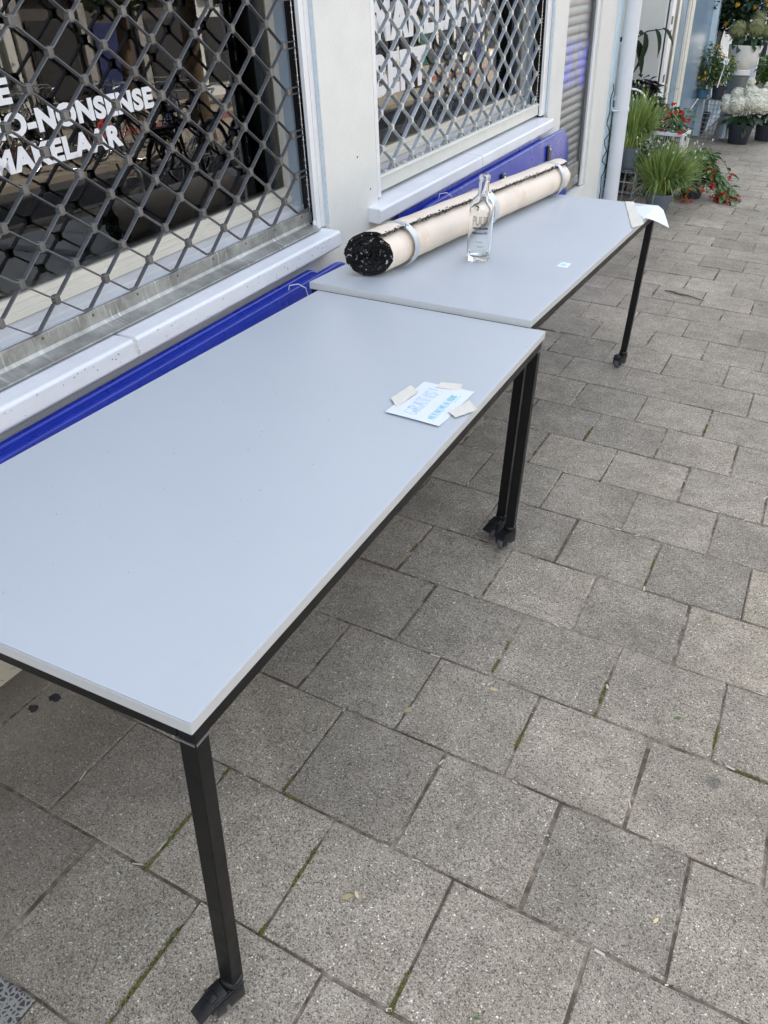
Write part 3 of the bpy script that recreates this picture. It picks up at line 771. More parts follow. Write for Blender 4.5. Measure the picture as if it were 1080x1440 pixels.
def rail_old(t):
    b = MB()
    prof = [(-.064, .722), (-.058, .722), (-.052, .728), (-.016, .722), (-.004, .7225), (-.002, .7285), (-.012, .731), (-.046, .741), (-.051, .75), (-.053, .818), (-.058, .820), (-.064, .818)]
    prof = [(x, z + (.030 if z < .76 else 0)) for x, z in prof]
    b.prism(prof, -1.95, 1.720, 'y'); o = b.build('bottom_rail', M['galv'], t, bevel=.0008, bseg=1)
    rv = MB()
    for k in range(21):
        yy = .764 - .18 * 14 + .18 * k + .012
        if -1.9 < yy < 1.69: rv.blob((-.0525, yy, .806), (.003, .0045, .0045), 8, 5)
    rv.build('rivet', M['clip_old'], t, smooth=True)
    # white lime streaks that ran down from the rivets
    MB().blob((-.03, 1.732, .770), (.012, .016, .018), 8, 6, jit=.1).build('end_stop', M['alu_white'], t, smooth=True)

def rail_new(t):
    b = MB().box(-.075, -.036, 2.225, 4.405, .768, .822).prism([(-.075, .8225), (-.030, .8225), (-.030, .829), (-.040, .834), (-.075, .834)], 2.225, 4.405, 'y')
    b.build('bottom_rail', M['cream_rail'], t, bevel=.002)
    h = MB()
    for k in range(24):
        yy = 2.25 + .0955 * k
        if yy < 4.4: MB().box(-.066, -.044, yy - .006, yy + .006, .8345, .846).build('end_clip', M['clip_new'], t, bevel=.001)

def lime_streaks():
    m = M['galv']; nt = m.node_tree; L = nt.links; bs = nt.nodes['Principled BSDF']; src = bs.inputs['Base Color'].links[0].from_socket
    co = _n(nt, 'ShaderNodeTexCoord').outputs['Object']; mp = _n(nt, 'ShaderNodeMapping'); mp.inputs['Scale'].default_value = (1, 70, 9); L.new(co, mp.inputs[0])
    nz = _n(nt, 'ShaderNodeTexNoise'); nz.inputs['Scale'].default_value = 1.6; nz.inputs['Detail'].default_value = 4; L.new(mp.outputs[0], nz.inputs['Vector'])
    r = _n(nt, 'ShaderNodeValToRGB'); r.color_ramp.elements[0].position = 0.56; r.color_ramp.elements[1].position = 0.66; L.new(nz.outputs['Fac'], r.inputs[0])
    n2 = _n(nt, 'ShaderNodeTexNoise'); n2.inputs['Scale'].default_value = 5; L.new(co, n2.inputs['Vector'])
    r2 = _n(nt, 'ShaderNodeValToRGB'); r2.color_ramp.elements[0].position = 0.42; r2.color_ramp.elements[1].position = 0.58; L.new(n2.outputs['Fac'], r2.inputs[0])
    mu = _n(nt, 'ShaderNodeMath', operation='MULTIPLY'); L.new(r.outputs[0], mu.inputs[0]); L.new(r2.outputs[0], mu.inputs[1])
    m2 = _n(nt, 'ShaderNodeMath', operation='MULTIPLY'); L.new(mu.outputs[0], m2.inputs[0]); m2.inputs[1].default_value = 0.75
    mx = _n(nt, 'ShaderNodeMix', data_type='RGBA'); L.new(m2.outputs[0], mx.inputs['Factor']); L.new(src, mx.inputs['A']); mx.inputs['B'].default_value = (0.72, 0.72, 0.69, 1)
    L.new(mx.outputs['Result'], bs.inputs['Base Color'])
lime_streaks()
build_grille('brown oxidised steel lattice grille with zinc bottom rail before the near window', -1.9, 1.71, .764, .1805, .816, 18, M['lat_old'], M['clip_old'], rail_old, .0030, .0145, 1.75)
build_grille('pale galvanised lattice grille with cream bottom rail before the far window', 2.24, 4.40, 2.533, .193, .7925, 19, M['lat_new'], M['clip_new'], rail_new, .0030, .0185, 4.43)

# ------------------------------------------------------------------ slatted roller shutter
def slat_shutter():
    t = thing('roller_shutter', 'silver slatted roller shutter with blue spray paint at the corner', 'shutter', (-.06, 5.15, .13), B)
    n = 9; H = .0545
    prof = []
    for i in range(n):
        u = i / (n - 1); prof.append((-.062 - .010 * math.sin(math.pi * u) ** 1.0, u * (H - .006)))
    front = [(-x - .124 + 0, z) for x, z in prof]           # bulges outwards
    front = [(-.058 + .003 * math.sin(math.pi * i / (n - 1)), (H - .006) * i / (n - 1)) for i in range(n)]
    back = [(x - .006, z) for x, z in reversed(front)]
    b = MB().prism(front + back, 4.79, 5.545, 'y').box(-.066, -.058, 4.79, 5.545, H - .0058, H - .0002)
    me = b.mesh('slat', (-.06, 5.15, .13)); me.materials.append(M['slat'])
    for p in me.polygons: p.use_smooth = len(p.vertices) == 4
    try: me.set_sharp_from_angle(angle=math.radians(35))
    except Exception: pass
    for k in range(37):
        inst(me, 'slat', t, Matrix.Translation((0, 0, .165 + k * H)))
    MB().box(-.072, -.048, 4.79, 5.545, .20, .29).box(-.085, -.040, 4.79, 5.545, .135, .198).build('bottom_bar', M['galv'], t, bevel=.003)
slat_shutter()

# ------------------------------------------------------------------ downpipe
def downpipe():
    t = thing('downpipe', 'grey white plastic downpipe clamped to the wall at the shop corner', 'pipe', (.085, 6.17, -.27), B)
    MB().tube([(.085, 6.17, -.30), (.085, 6.17, 5.5)], .0575, 28).build('pipe', M['pvc'], t, smooth=True)
    c = MB().lathe([(.0575, -.012), (.0625, -.012), (.0625, .012), (.0575, .012)], (.085, 6.17, .56), 28)
    c.box(.01, .03, 6.145, 6.195, .55, .57).tube([(.035, 6.085, .56), (.085, 6.10, .56)], .006, 6)
    c.build('clamp', M['pvc'], t, smooth=True)
    MB().tube([(.085, 6.17, 2.2), (.085, 6.17, 2.32)], .063, 28).build('socket', M['pvc'], t, smooth=True)
downpipe()
def cable():
    pts = []
    for k in range(26):
        z = .75 - k * .04; pts.append((.02 + .012 * math.sin(k * 1.7), 6.06 + .025 * math.sin(k * .9) + .03 * math.cos(k * 2.1), z))
    MB().tube(pts, .004, 5).build('loose_cable', M['blackpl'], frame=B, smooth=True, label='dark loose cable hanging in the gap behind the downpipe', cat='cable')
cable()

# ------------------------------------------------------------------ flower shop beyond
def flower_shop():
    t = thing('flower_shop', 'flower shop front with open doorway, steel door posts and blue panels', 'building', (-.1, 9, -.4), B)
    MB().box(-3.5, -.34, 6.03, 6.1, -1, 10.3).box(-3.5, -.34, 6.1, 30, 3.6, 10.3).build('wall', M['plaster'], t)
    MB().box(-.80, -.70, 6.1, 14, -1.2, 3.6).box(-.699, -.131, 8.60, 8.665, -1.2, 3.6).build('inner_wall', M['whitewall'], t)
    MB().box(-.70, -.02, 6.1, 30, -1.6, -.55).build('floor', M['dkgrey'], t)
    def post(y0, y1, x0=-.16, x1=-.06, m='alu_white'): MB().box(x0, x1, y0, y1, -.6, 2.6).build('door_post', M[m], t, bevel=.004)
    post(8.68, 8.865, -.12, -.09); post(8.868, 9.055, -.13, -.10, 'blackpl'); post(9.058, 9.165, -.12, -.09, 'cream'); post(9.70, 9.76, -.12, -.09, 'cream'); post(9.763, 9.83, -.13, -.10, 'blackpl'); post(9.833, 10.02, -.12, -.09, 'cream'); post(10.023, 10.09, -.13, -.10, 'blackpl')
    # lock plates on the door edge
    for z in (.98, .86, .46): MB().box(-.0899, -.087, 8.70, 8.78, z, z + .07).build('lock_plate', M['blackpl'], t)
    MB().box(-.13, -.12, 9.166, 9.699, -.6, 2.5).build('glass_panel', M['shopblue'], t)
    MB().box(-.20, -.11, 10.10, 11.6, -.9, 2.6).build('blue_panel', M['shopblue'], t); MB().box(-.20, -.08, 12.3, 14.5, -1.0, 2.6).build('blue_panel', M['shopblue'], t)
    MB().box(-.16, -.04, 11.6, 11.75, -.9, 2.6).box(-.16, -.04, 12.15, 12.3, -.9, 2.6).build('pale_frame', M['paleblue'], t)
    MB().box(-.30, -.20, 11.75, 12.15, -.9, 2.6).build('dark_gap', M['dkgrey'], t)
    MB().box(-.34, -.14, 14.5, 30, -1.4, 3.6).build('shop_glass', M['shopblue'], t)
    for yy, mm in ((14.6, 'paleblue'), (15.6, 'alu_white'), (15.85, 'dkgrey'), (16.6, 'paleblue'), (17.8, 'alu_white'), (19.2, 'dkgrey'), (20, 'paleblue')):
        MB().box(-.139, -.02, yy, yy + .14, -1.3, 3.6).build('shop_post', M[mm], t)
flower_shop()

# ================================================================== TABLES
def table(label, NR, FR, FL, NL, zt, splay):
    c = [Vector((*p, 0)) for p in (NR, FR, FL, NL)]
    ctr = sum(c, Vector()) / 4; ctr.z = 0
    t = thing('table', label, 'table', tuple(ctr), group='grey tables with black legs on castors')
    th = .022
    def quad(off, z0, z1, mi=0, mb=None):
        cc = sum(c, Vector()) / 4; q = [p + (cc - p).normalized() * off * 1.41 for p in c]
        mb = mb or MB()
        return mb.prism([(p.x, p.y) for p in q], z0, z1, 'z', mi), q
    b, _ = quad(0.0008, zt - th + .0004, zt); b.m = [0] * len(b.f)
    top = b.build('table_top', M['top'], t, bevel=.0015)
    # edge banding, one strip per side, proud of the board by under a millimetre
    for i in range(4):
        p, q = c[i], c[(i + 1) % 4]; d = (q - p).normalized(); n = Vector((d.y, -d.x, 0))
        if n.dot(p - ctr) < 0: n = -n
        a = p; e = q
        mb = MB(); mb.add([a - n * .0002 + Vector((0, 0, zt - th)), e - n * .0002 + Vector((0, 0, zt - th)), e + n * .001 + Vector((0, 0, zt - th)), a + n * .001 + Vector((0, 0, zt - th)),
                           a - n * .0002 + Vector((0, 0, zt - .0007)), e - n * .0002 + Vector((0, 0, zt - .0007)), e + n * .001 + Vector((0, 0, zt - .0007)), a + n * .001 + Vector((0, 0, zt - .0007))],
                          [(0, 1, 2, 3), (4, 7, 6, 5), (0, 4, 5, 1), (1, 5, 6, 2), (2, 6, 7, 3), (3, 7, 4, 0)])
        mb.build('edge_band', M['edge'], t, bevel=.0003, bseg=1)
    zr = zt - th - .0005
    LW = .030
    _, q = quad(.005, 0, 1)
    _, qi = quad(.005 + LW, 0, 1)
    for i in range(4):
        p, e = q[i], q[(i + 1) % 4]; d = (e - p).normalized(); n = Vector((d.y, -d.x, 0))
        if n.dot(p - ctr) > 0: n = -n
        a0, a1 = p + d * (LW + .001 if i % 2 else 0.0), e - d * (LW + .001 if i % 2 else 0.0)
        MB().prism([(v.x, v.y) for v in (a0, a1, a1 + n * LW, a0 + n * LW)], zr - .031, zr, 'z').build('frame_rail', M['black'], t, bevel=.002)
    for i in range(4):
        p = q[i]; d1 = (q[(i + 1) % 4] - p).normalized(); d2 = (q[i - 1] - p).normalized()
        s = LW
        foot = [(p + d1 * a * s + d2 * b_ * s) for a, b_ in ((0, 0), (1, 0), (1, 1), (0, 1))]
        off = Vector((*splay, 0)) if i == 0 else Vector((0, 0, 0))
        lm = MB().prism([(v.x, v.y) for v in foot], .082, zr - .0315, 'z')
        lm.v = [(x + off.x, y + off.y, z) if z < .1 else (x, y, z) for x, y, z in lm.v]
        leg = lm.build('leg', M['black'], t, bevel=.002)
        w = MB().tube([(v.x, v.y, zr - .0325) for v in foot + foot[:1]], .0028, 6, cap=False); w.build('weld', M['weld'], leg, smooth=True)
        castor(t, p + off + (d1 + d2) * s / 2, RND.uniform(-.15, .15) + (math.pi * 1.40 if i == 0 else math.pi * 1.38), i)
    return t

def castor(t, p, a, i):
    m = Matrix.Translation((p.x, p.y, 0)) @ Matrix.Rotation(a, 4, 'Z')
    dx = .026
    # swivel housing
    h = MB()
    h.lathe([(.0001, .083), (.020, .083), (.021, .078), (.021, .070), (.016, .066), (.0001, .066)], (0, 0, 0), 16)
    h.box(-.012, .050, -.019, -.0145, .020, .068).box(-.012, .050, .0145, .019, .020, .068).prism([(-.014, .067), (-.014, .062), (.03, .060), (.056, .046), (.060, .050), (.034, .067)], -.019, .019, 'y')
    h.v = [tuple(m @ Vector(v)) for v in h.v]
    ho = h.build('castor', M['blackpl'], t, bevel=.0012, smooth=True)
    wv = MB()
    n = 20; R = .0265
    prof = [(.005, -.013), (R - .003, -.013), (R, -.009), (R, .009), (R - .003, .013), (.005, .013)]
    for r, yy in prof:
        for k in range(n):
            th = 2 * math.pi * k / n; wv.v.append((dx + r * math.cos(th), yy, R + .0005 + r * math.sin(th)))
    for l in range(len(prof) - 1):
        for k in range(n): wv.f.append((l * n + k, l * n + (k + 1) % n, (l + 1) * n + (k + 1) % n, (l + 1) * n + k)); wv.m.append(0)
    wv.f.append(tuple(range(n))); wv.m.append(0); wv.f.append(tuple(5 * n + k for k in range(n))); wv.m.append(0)
    wv.v = [tuple(m @ Vector(v)) for v in wv.v]
    wv.build('wheel', M['rubber'], ho, smooth=True)
    ax = MB().tube([(dx, -.021, R), (dx, .021, R)], .005, 8); ax.v = [tuple(m @ Vector(v)) for v in ax.v]; ax.build('axle', M['steel'], ho, smooth=True)
    pd = MB().prism([(.018, .070), (.060, .053), (.082, .044), (.084, .048), (.062, .060), (.022, .076)], -.017, .017, 'y').box(.036, .052, -.010, .010, .063, .069, mat=Matrix.Rotation(.32, 4, 'Y') @ Matrix.Translation((-.022, 0, .012)))
    pd.v = [tuple(m @ Vector(v)) for v in pd.v]
    if i == 0: pd.build('brake_pedal', M['blackpl'], ho, bevel=.0015, smooth=True)

Z1, Z2 = .775, .795
T1 = dict(NR=(.183, -.416), FR=(.144, 1.243), FL=(-.622, 1.208), NL=(-.586, -.451))
T2 = dict(NR=(0.0945, 1.2497), FR=(0.1145, 3.018), FL=(-0.6425, 2.9739), NL=(-0.6585, 1.215))
table('near grey table with the taped GRATIS note and a black front leg', T1['NR'], T1['FR'], T1['FL'], T1['NL'], Z1, (.013, -.022))
table('far grey table carrying the beige roll and the glass bottle', T2['NR'], T2['FR'], T2['FL'], T2['NL'], Z2, (0, 0))

# ------------------------------------------------------------------ blue boards leaning on the wall behind the tables
def rounded(w, h, r, n=6):
    pts = []
    for cx, cy, a0 in ((w - r, h - r, 0), (r, h - r, 90), (r, r, 180), (w - r, r, 270)):
        for k in range(n + 1):
            a = math.radians(a0 + 90 * k / n); pts.append((cx + r * math.cos(a), cy + r * math.sin(a)))
    return pts

def blue_board(label, y0, y1, x, top, bottom, brackets=True, lean=.02, r=.07, legs=None):
    """an upright folded bench: plastic board with a raised rim, black folding brackets"""
    h = top - bottom; L = y1 - y0
    t = thing('folding_bench', label, 'bench', (x, y0, bottom), B, group='blue folding benches leaning on the wall')
    sh = Matrix.Identity(4); sh[0][2] = -lean / h
    base = Matrix.Translation((x, y0, bottom)) @ sh
    def P(pts, x0, x1):
        b = MB().prism(pts, x0, x1, 'x'); b.v = [tuple(base @ Vector(v)) for v in b.v]; return b
    P(rounded(L, h, r), 0, .024).build('board', M['blue'], t, bevel=.006, bseg=3, smooth=True)
    inner = [(a + .012, b_ + .012) for a, b_ in rounded(L - .024, h - .024, r - .012)]
    P(inner, .0245, .0275).build('raised_panel', M['blue'], t, bevel=.0025, smooth=True)
    if brackets:
        for a, b0, b1 in brackets:
            k = MB().box(.028, .046, a, a + .052, b0, b1); k.v = [tuple(base @ Vector(v)) for v in k.v]
            bo = k.build('bracket', M['blackpl'], t, bevel=.012, smooth=True, bseg=3)
            s = MB().blob((.047, a + .026, b1 - .026), (.004, .012, .012), 10, 6); s.v = [tuple(base @ Vector(v)) for v in s.v]; s.build('bolt', M['steel'], bo, smooth=True)
    if legs:
        for a in legs:
            k = MB().box(.004, .020, a, a + .03, -(bottom + .03) + .0, .0); k.v = [tuple(base @ Vector(v)) for v in k.v]
            k.build('folded_leg', M['blackpl'], t)
    return t
# near pair: the rear one shorter
blue_board('blue folding bench right behind the near table, against the wall under the sill', -.55, 1.585, .070, .660, .34, None, .03, .06, [.9, 1.6])
blue_board('blue folding bench behind the near table whose end shows past the far table corner', -.40, 1.765, .105, .650, .34, None, .03, .09, [.9, 1.6])
blue_board('rear blue folding bench with its back to the wall behind the beige roll', 2.28, 4.24, .052, .700, -.10, None, .03, .07)
blue_board('front blue folding bench with black bracket on show behind the beige roll', 2.34, 4.70, .090, .668, -.10, [(1.86, .30, .728), (1.06, .30, .725)], .02, .17)
def string(y, x, z, lab):
    pts = [(x - .04, y - .02, z - .035), (x - .036, y - .012, z - .006), (x - .005, y + .0, z - .001), (x + .014, y + .015, z - .018), (x + .018, y + .03, z - .09)]
    MB().tube(pts, .0018, 6).build('string', M['sill'], frame=B, smooth=True, label=lab, cat='string')
string(1.36, .125, .672, 'white string looped over the blue benches behind the near table')
string(2.66, .115, .692, 'white string looped over the blue benches behind the roll')

# ------------------------------------------------------------------ the roll
def build_roll():
    A = Vector((-0.5105, 1.3584, 0)); E = Vector((-0.3885, 3.023, 0))
    axis = (E - A); L = axis.length; ax = axis.normalized(); side = Vector((ax.y, -ax.x, 0)); up = Vector((0, 0, 1))
    R = .076; th = .0112; gapr = .0124
    t = thing('rolled_mat', 'beige backed rubber mat rolled up and bound with three silver tapes', 'roll', (A.x, A.y, Z2))
    turns = 5.3; N = 150
    a_end = math.radians(62)         # where the outer end lies: on top, towards the street
    nseg = 46
    spiral = []
    for i in range(N + 1):
        u = i / N; ang = a_end + u * turns * 2 * math.pi      # from the outer end inwards
        r = R - gapr * (ang - a_end) / (2 * math.pi) - th / 2
        if i < 6: r += .004 * (1 - i / 6)                    # loose end lifts a little
        spiral.append((ang, max(r, .004)))
    vs = []; fs = []; mi = []
    zc = Z2 + R - .001
    rr = random.Random(3)
    endj = [[rr.uniform(-.007, .006) for _ in range(N + 1)] for _ in range(2)]
    lipj = [rr.gauss(0, .0022) for _ in range(nseg + 1)]
    for s in range(nseg + 1):
        f = s / nseg
        for i, (ang, r) in enumerate(spiral):
            l = f * L
            if s == 0: l += endj[0][i] + .045 * math.cos(ang) * r / R
            elif s <= 3: l += .045 * math.cos(ang) * r / R * (1 - s / 4)
            if s == nseg: l += endj[1][i] + .02 * math.sin(ang * .5)
            wob = .0016 * mnoise.noise((f * 9, math.cos(ang) * 1.3, math.sin(ang) * 1.3)) + .0012 * mnoise.noise((f * 30, ang * .3, 4))
            aa = ang + (lipj[s] * 3 if i == 0 else 0) - .10 * (f - .5) * (1 if True else 0)
            for k, d in enumerate((th / 2, -th / 2)):
                q = r + d + (wob if r > .03 else 0) + (rr.gauss(0, .0008) if s in (0, nseg) else 0)
                px = q * math.cos(aa) * 1.06; pz = q * math.sin(aa) * (.97 if math.sin(aa) > 0 else .985)
                p = A + ax * l + side * px + up * (zc + pz)
                vs.append(p)
    W = 2 * (N + 1)
    for s in range(nseg):
        for i in range(N):
            a, b = s * W + 2 * i, s * W + 2 * i + 2; c, d = a + W, b + W
            fs.append((a, b, d, c)); mi.append(0 if i < N / turns * 1.02 else 1)                       # outer face: beige backing
            fs.append((a + 1, c + 1, d + 1, b + 1)); mi.append(1)       # inner face: black
        a = s * W; fs.append((a, a + W, a + W + 1, a + 1)); mi.append(2)   # the outer lip along the roll
        a = s * W + 2 * N; fs.append((a, a + 1, a + W + 1, a + W)); mi.append(1)
    for s in (0, nseg):
        for i in range(N):
            a = s * W + 2 * i; fs.append((a, a + 1, a + 3, a + 2)); mi.append(1)
    b = MB(); b.v = [tuple(v) for v in vs]; b.f = fs; b.m = mi
    o = b.build('mat', [M['roll'], M['rollcore'], M['rollblack']], t)
    for p in o.data.polygons: p.use_smooth = True
    try: o.data.set_sharp_from_angle(angle=math.radians(50))
    except Exception: pass
    # ragged black and white rim along the outer end, and the crumbly rim of the near end
    rim = MB()
    for s in range(420):
        f = s / 420 + rr.uniform(-.001, .001); aa = a_end - .10 * (f - .5) + rr.gauss(-.02, .045)
        q = R + .003 + rr.uniform(-.004, .0015)
        p = A + ax * (f * L) + side * (q * math.cos(aa) * 1.06) + up * (zc + q * math.sin(aa) * .97)
        s_ = rr.uniform(.0018, .0042)
        rim.blob(tuple(p), (s_, s_ * rr.uniform(1, 2.4), s_), 5, 4, jit=.3)
    rim.build('ragged_edge', M['rollblack'], t, kind='stuff')
    cr = MB()
    for i in range(260):
        k = rr.randint(0, N); ang, r = spiral[k]; ang += rr.uniform(0, .2); q = r + rr.uniform(-.004, .004)
        p = A + ax * (endj[0][k] + .045 * math.cos(ang) * r / R + rr.uniform(-.006, .004)) + side * (q * math.cos(ang) * 1.06) + up * (zc + q * math.sin(ang) * .97)
        s_ = rr.uniform(.0012, .0028); cr.blob(tuple(p), s_, 5, 4, jit=.35)
    # a plug of folded rubber that fills the heart of the roll
    cr.tube([A + ax * .02 + up * zc, A + ax * .2 + up * zc], .02, 10)
    cr.build('rubber_crumb', M['rollcore'], t, kind='stuff')
    # tapes
    for n, (f, wd, tilt) in enumerate(((.095, .032, .25), (.485, .036, .05), (.935, .030, -.15))):
        tb = MB(); K = 40; ring = []
        for k in range(K + 1):
            aa = a_end + 2 * math.pi * k / K - .10 * (f - .5)
            for l in (-wd / 2, wd / 2):
                for q in (R + .0015, R + .0032 + .003 * max(0, 1 - abs((k if k < K / 2 else K - k)) / 2)):
                    p = A + ax * (f * L + l + tilt * .06 * math.cos(aa)) + side * (q * math.cos(aa) * 1.06) + up * (zc + max(-R + .0016, q * math.sin(aa) * (.97 if math.sin(aa) > 0 else .985)))
                    ring.append(p)
        tb.v = [tuple(p) for p in ring]
        for k in range(K):
            a = k * 4; c = a + 4
            for x, y in ((0, 1), (1, 3), (3, 2), (2, 0)): tb.f.append((a + x, a + y, c + y, c + x)); tb.m.append(0)
        tb.build('tape_band', M['duct'], t, smooth=True)
    # a torn flap of black edge hanging from the seam
    f = .39; aa = a_end - .25
    fl = MB(); pts = []
    for k in range(5):
        q = R + .003 - .0004 * k; a2 = aa - .09 * k; pts.append(A + ax * (f * L + .012 * math.sin(k)) + side * (q * math.cos(a2) * 1.06) + up * (zc + q * math.sin(a2) * .97))
    fl.tube(pts, [.006, .006, .005, .004, .002], 6); fl.build('torn_flap', M['rollcore'], t, smooth=True)
build_roll()

# ------------------------------------------------------------------ bottle
def bottle():
    c = Vector((-0.2785, 1.75, Z2 + .0005))
    t = thing('glass_bottle', 'empty clear glass bottle standing on the far table before the roll', 'bottle', tuple(c))
    outer = [(.0001, .004), (.026, .003), (.034, .0), (.0365, .004), (.0368, .012), (.0372, .05), (.0385, .175), (.0375, .190), (.0325, .204), (.0245, .214), (.0185, .222), (.0165, .232), (.0155, .268), (.0172, .270), (.0174, .2785), (.0168, .288), (.0145, .290)]
    inner = [(.0120, .290), (.0118, .272), (.0130, .232), (.0152, .2225), (.0222, .2115), (.0300, .2015), (.0352, .188), (.0360, .174), (.0346, .05), (.0338, .024), (.027, .017), (.0001, .019)]
    outer = [(r * 1.13, z) for r, z in outer]; inner = [(max(.0001, r * 1.13 + (.0003 if r > .02 else 0)), z) for r, z in inner]
    gl = bpy.data.materials.new('clear_glass'); gl.use_nodes = True
    bs = gl.node_tree.nodes['Principled BSDF']; bs.inputs['Transmission Weight'].default_value = 1; bs.inputs['Roughness'].default_value = 0.0; bs.inputs['IOR'].default_value = 1.48
    bs.inputs['Base Color'].default_value = (.97, .985, .98, 1)
    MB().lathe(outer + inner, c, 40).build('glass', gl, t, smooth=True)
    # print wrapped round the front
    a0 = math.atan2(CAMP.y - c.y, CAMP.x - c.x) - .02
    def wrap(r):
        def f(v):
            a = a0 + v.x / r
            return Vector((r * math.cos(a), r * math.sin(a), v.y)) + Vector((math.cos(a), math.sin(a), 0)) * v.z
        return f
    for s, z, wd, h, bold, outl, mm in (('PUUR', .128, .060, .030, .0, True, 'inkbrown'), ('AMSTERDAMS', .1145, .058, .0074, .04, False, 'ink'), ('KRAANWATER', .0985, .058, .0074, .04, False, 'ink')):
        me = text_mesh(s, wd, h, bold, .0002 if not outl else .0006, outl)
        for v in me.vertices: v.co.x -= wd / 2
        r = .0433; fn = wrap(r)
        for v in me.vertices: v.co = fn(v.co) + Vector((0, 0, z))
        me.materials.clear(); me.materials.append(M[mm])
        for p in me.polygons: p.material_index = 0
        o = bpy.data.objects.new('print', me); COL.objects.link(o); o.parent = t
    sm = MB()
    for z, a, b_ in ((.073, -.016, .012), (.0705, -.002, .014), (.058, -.006, .016), (.0545, -.006, .015), (.033, -.020, .017)):
        x = a
        while x < b_:
            w_ = RND.uniform(.001, .003); h = .0011
            r = .0426
            q = [(x, z - h / 2), (x + w_, z - h / 2), (x + w_, z + h / 2), (x, z + h / 2)]
            vs = []
            for rr_ in (r - .0012, r):
                for xx, zz in q:
                    a1 = a0 + xx / r; vs.append((c.x + rr_ * math.cos(a1), c.y + rr_ * math.sin(a1), c.z + zz))
            sm.add(vs, [(0, 1, 2, 3), (4, 7, 6, 5), (0, 4, 5, 1), (1, 5, 6, 2), (2, 6, 7, 3), (3, 7, 4, 0)]); x += w_ + .0008
    sm.build('small_print', M['ink'], t, kind='stuff')
bottle()

# ------------------------------------------------------------------ notes, tapes, sticker
def sheet(pts4, z, th=.0004, n=10, bend=None, m=10):
    """thin bilinear sheet with thickness; pts4 = corners; bend(u,v) lifts it"""
    a, b, c, d = [Vector((*p, 0)) for p in pts4]; mb = MB(); top = []; bot = []
    for i in range(n + 1):
        for j in range(m + 1):
            u, v = i / n, j / m
            p = a.lerp(b, u).lerp(d.lerp(c, u), v); h = bend(u, v) if bend else 0
            if isinstance(h, Vector): p = p + h; hz = z
            else: hz = z + h
            top.append((p.x, p.y, p.z + hz + th)); bot.append((p.x, p.y, p.z + hz))
    W = m + 1; fs = []
    N_ = len(top)
    for i in range(n):
        for j in range(m):
            k = i * W + j; fs.append((k, k + W, k + W + 1, k + 1)); fs.append((N_ + k, N_ + k + 1, N_ + k + W + 1, N_ + k + W))
    ed = [(i * W, (i + 1) * W) for i in range(n)] + [((i + 1) * W + m, i * W + m) for i in range(n)] + [(j + 1, j) for j in range(m)] + [(n * W + j, n * W + j + 1) for j in range(m)]
    fs += [(p, N_ + p, N_ + q, q) for p, q in ed]
    mb.add(top + bot, fs); return mb

STROKES = {  # single-line capitals in a 1 x 1 box
 'G': [[(.9, .8), (.6, 1), (.25, .9), (.05, .55), (.1, .2), (.4, 0), (.8, .1), (.9, .42), (.55, .42)]], 'R': [[(.1, 0), (.1, 1), (.6, .98), (.8, .78), (.6, .55), (.1, .5)], [(.4, .5), (.85, 0)]],
 'A': [[(0, 0), (.45, 1), (.9, 0)], [(.2, .35), (.72, .35)]], 'T': [[(0, 1), (.9, 1)], [(.45, 1), (.45, 0)]], 'I': [[(.3, 0), (.3, 1)]],
 'S': [[(.8, .85), (.5, 1), (.2, .85), (.25, .6), (.7, .4), (.75, .15), (.45, 0), (.1, .12)]], '!': [[(.4, 1.1), (.36, .3)], [(.35, .05), (.37, .0)]],
 'M': [[(0, 0), (.1, 1), (.45, .3), (.8, 1), (.9, 0)]], 'E': [[(.8, 1), (.1, 1), (.1, 0), (.8, 0)], [(.1, .5), (.65, .5)]], 'N': [[(.1, 0), (.1, 1), (.8, 0), (.8, 1)]],
 'U': [[(.1, 1), (.1, .25), (.4, 0), (.75, .25), (.75, 1)]], 'B': [[(.1, 0), (.1, 1), (.6, .95), (.65, .6), (.1, .52), (.7, .4), (.7, .08), (.1, 0)]], ' ': []}

def handwriting(mb, s, ox, oy, w, h, z, r):
    """reads along +y, tops of the letters towards -x"""
    y = oy
    for ch in s:
        for st in STROKES[ch]:
            pts = [(ox - v * h + RND.uniform(-.0004, .0004), y + u * w * .82, z) for u, v in st]
            mb.tube(pts, r, 5)
        y += w * (.6 if ch in 'I! ' else 1.0)
    return y

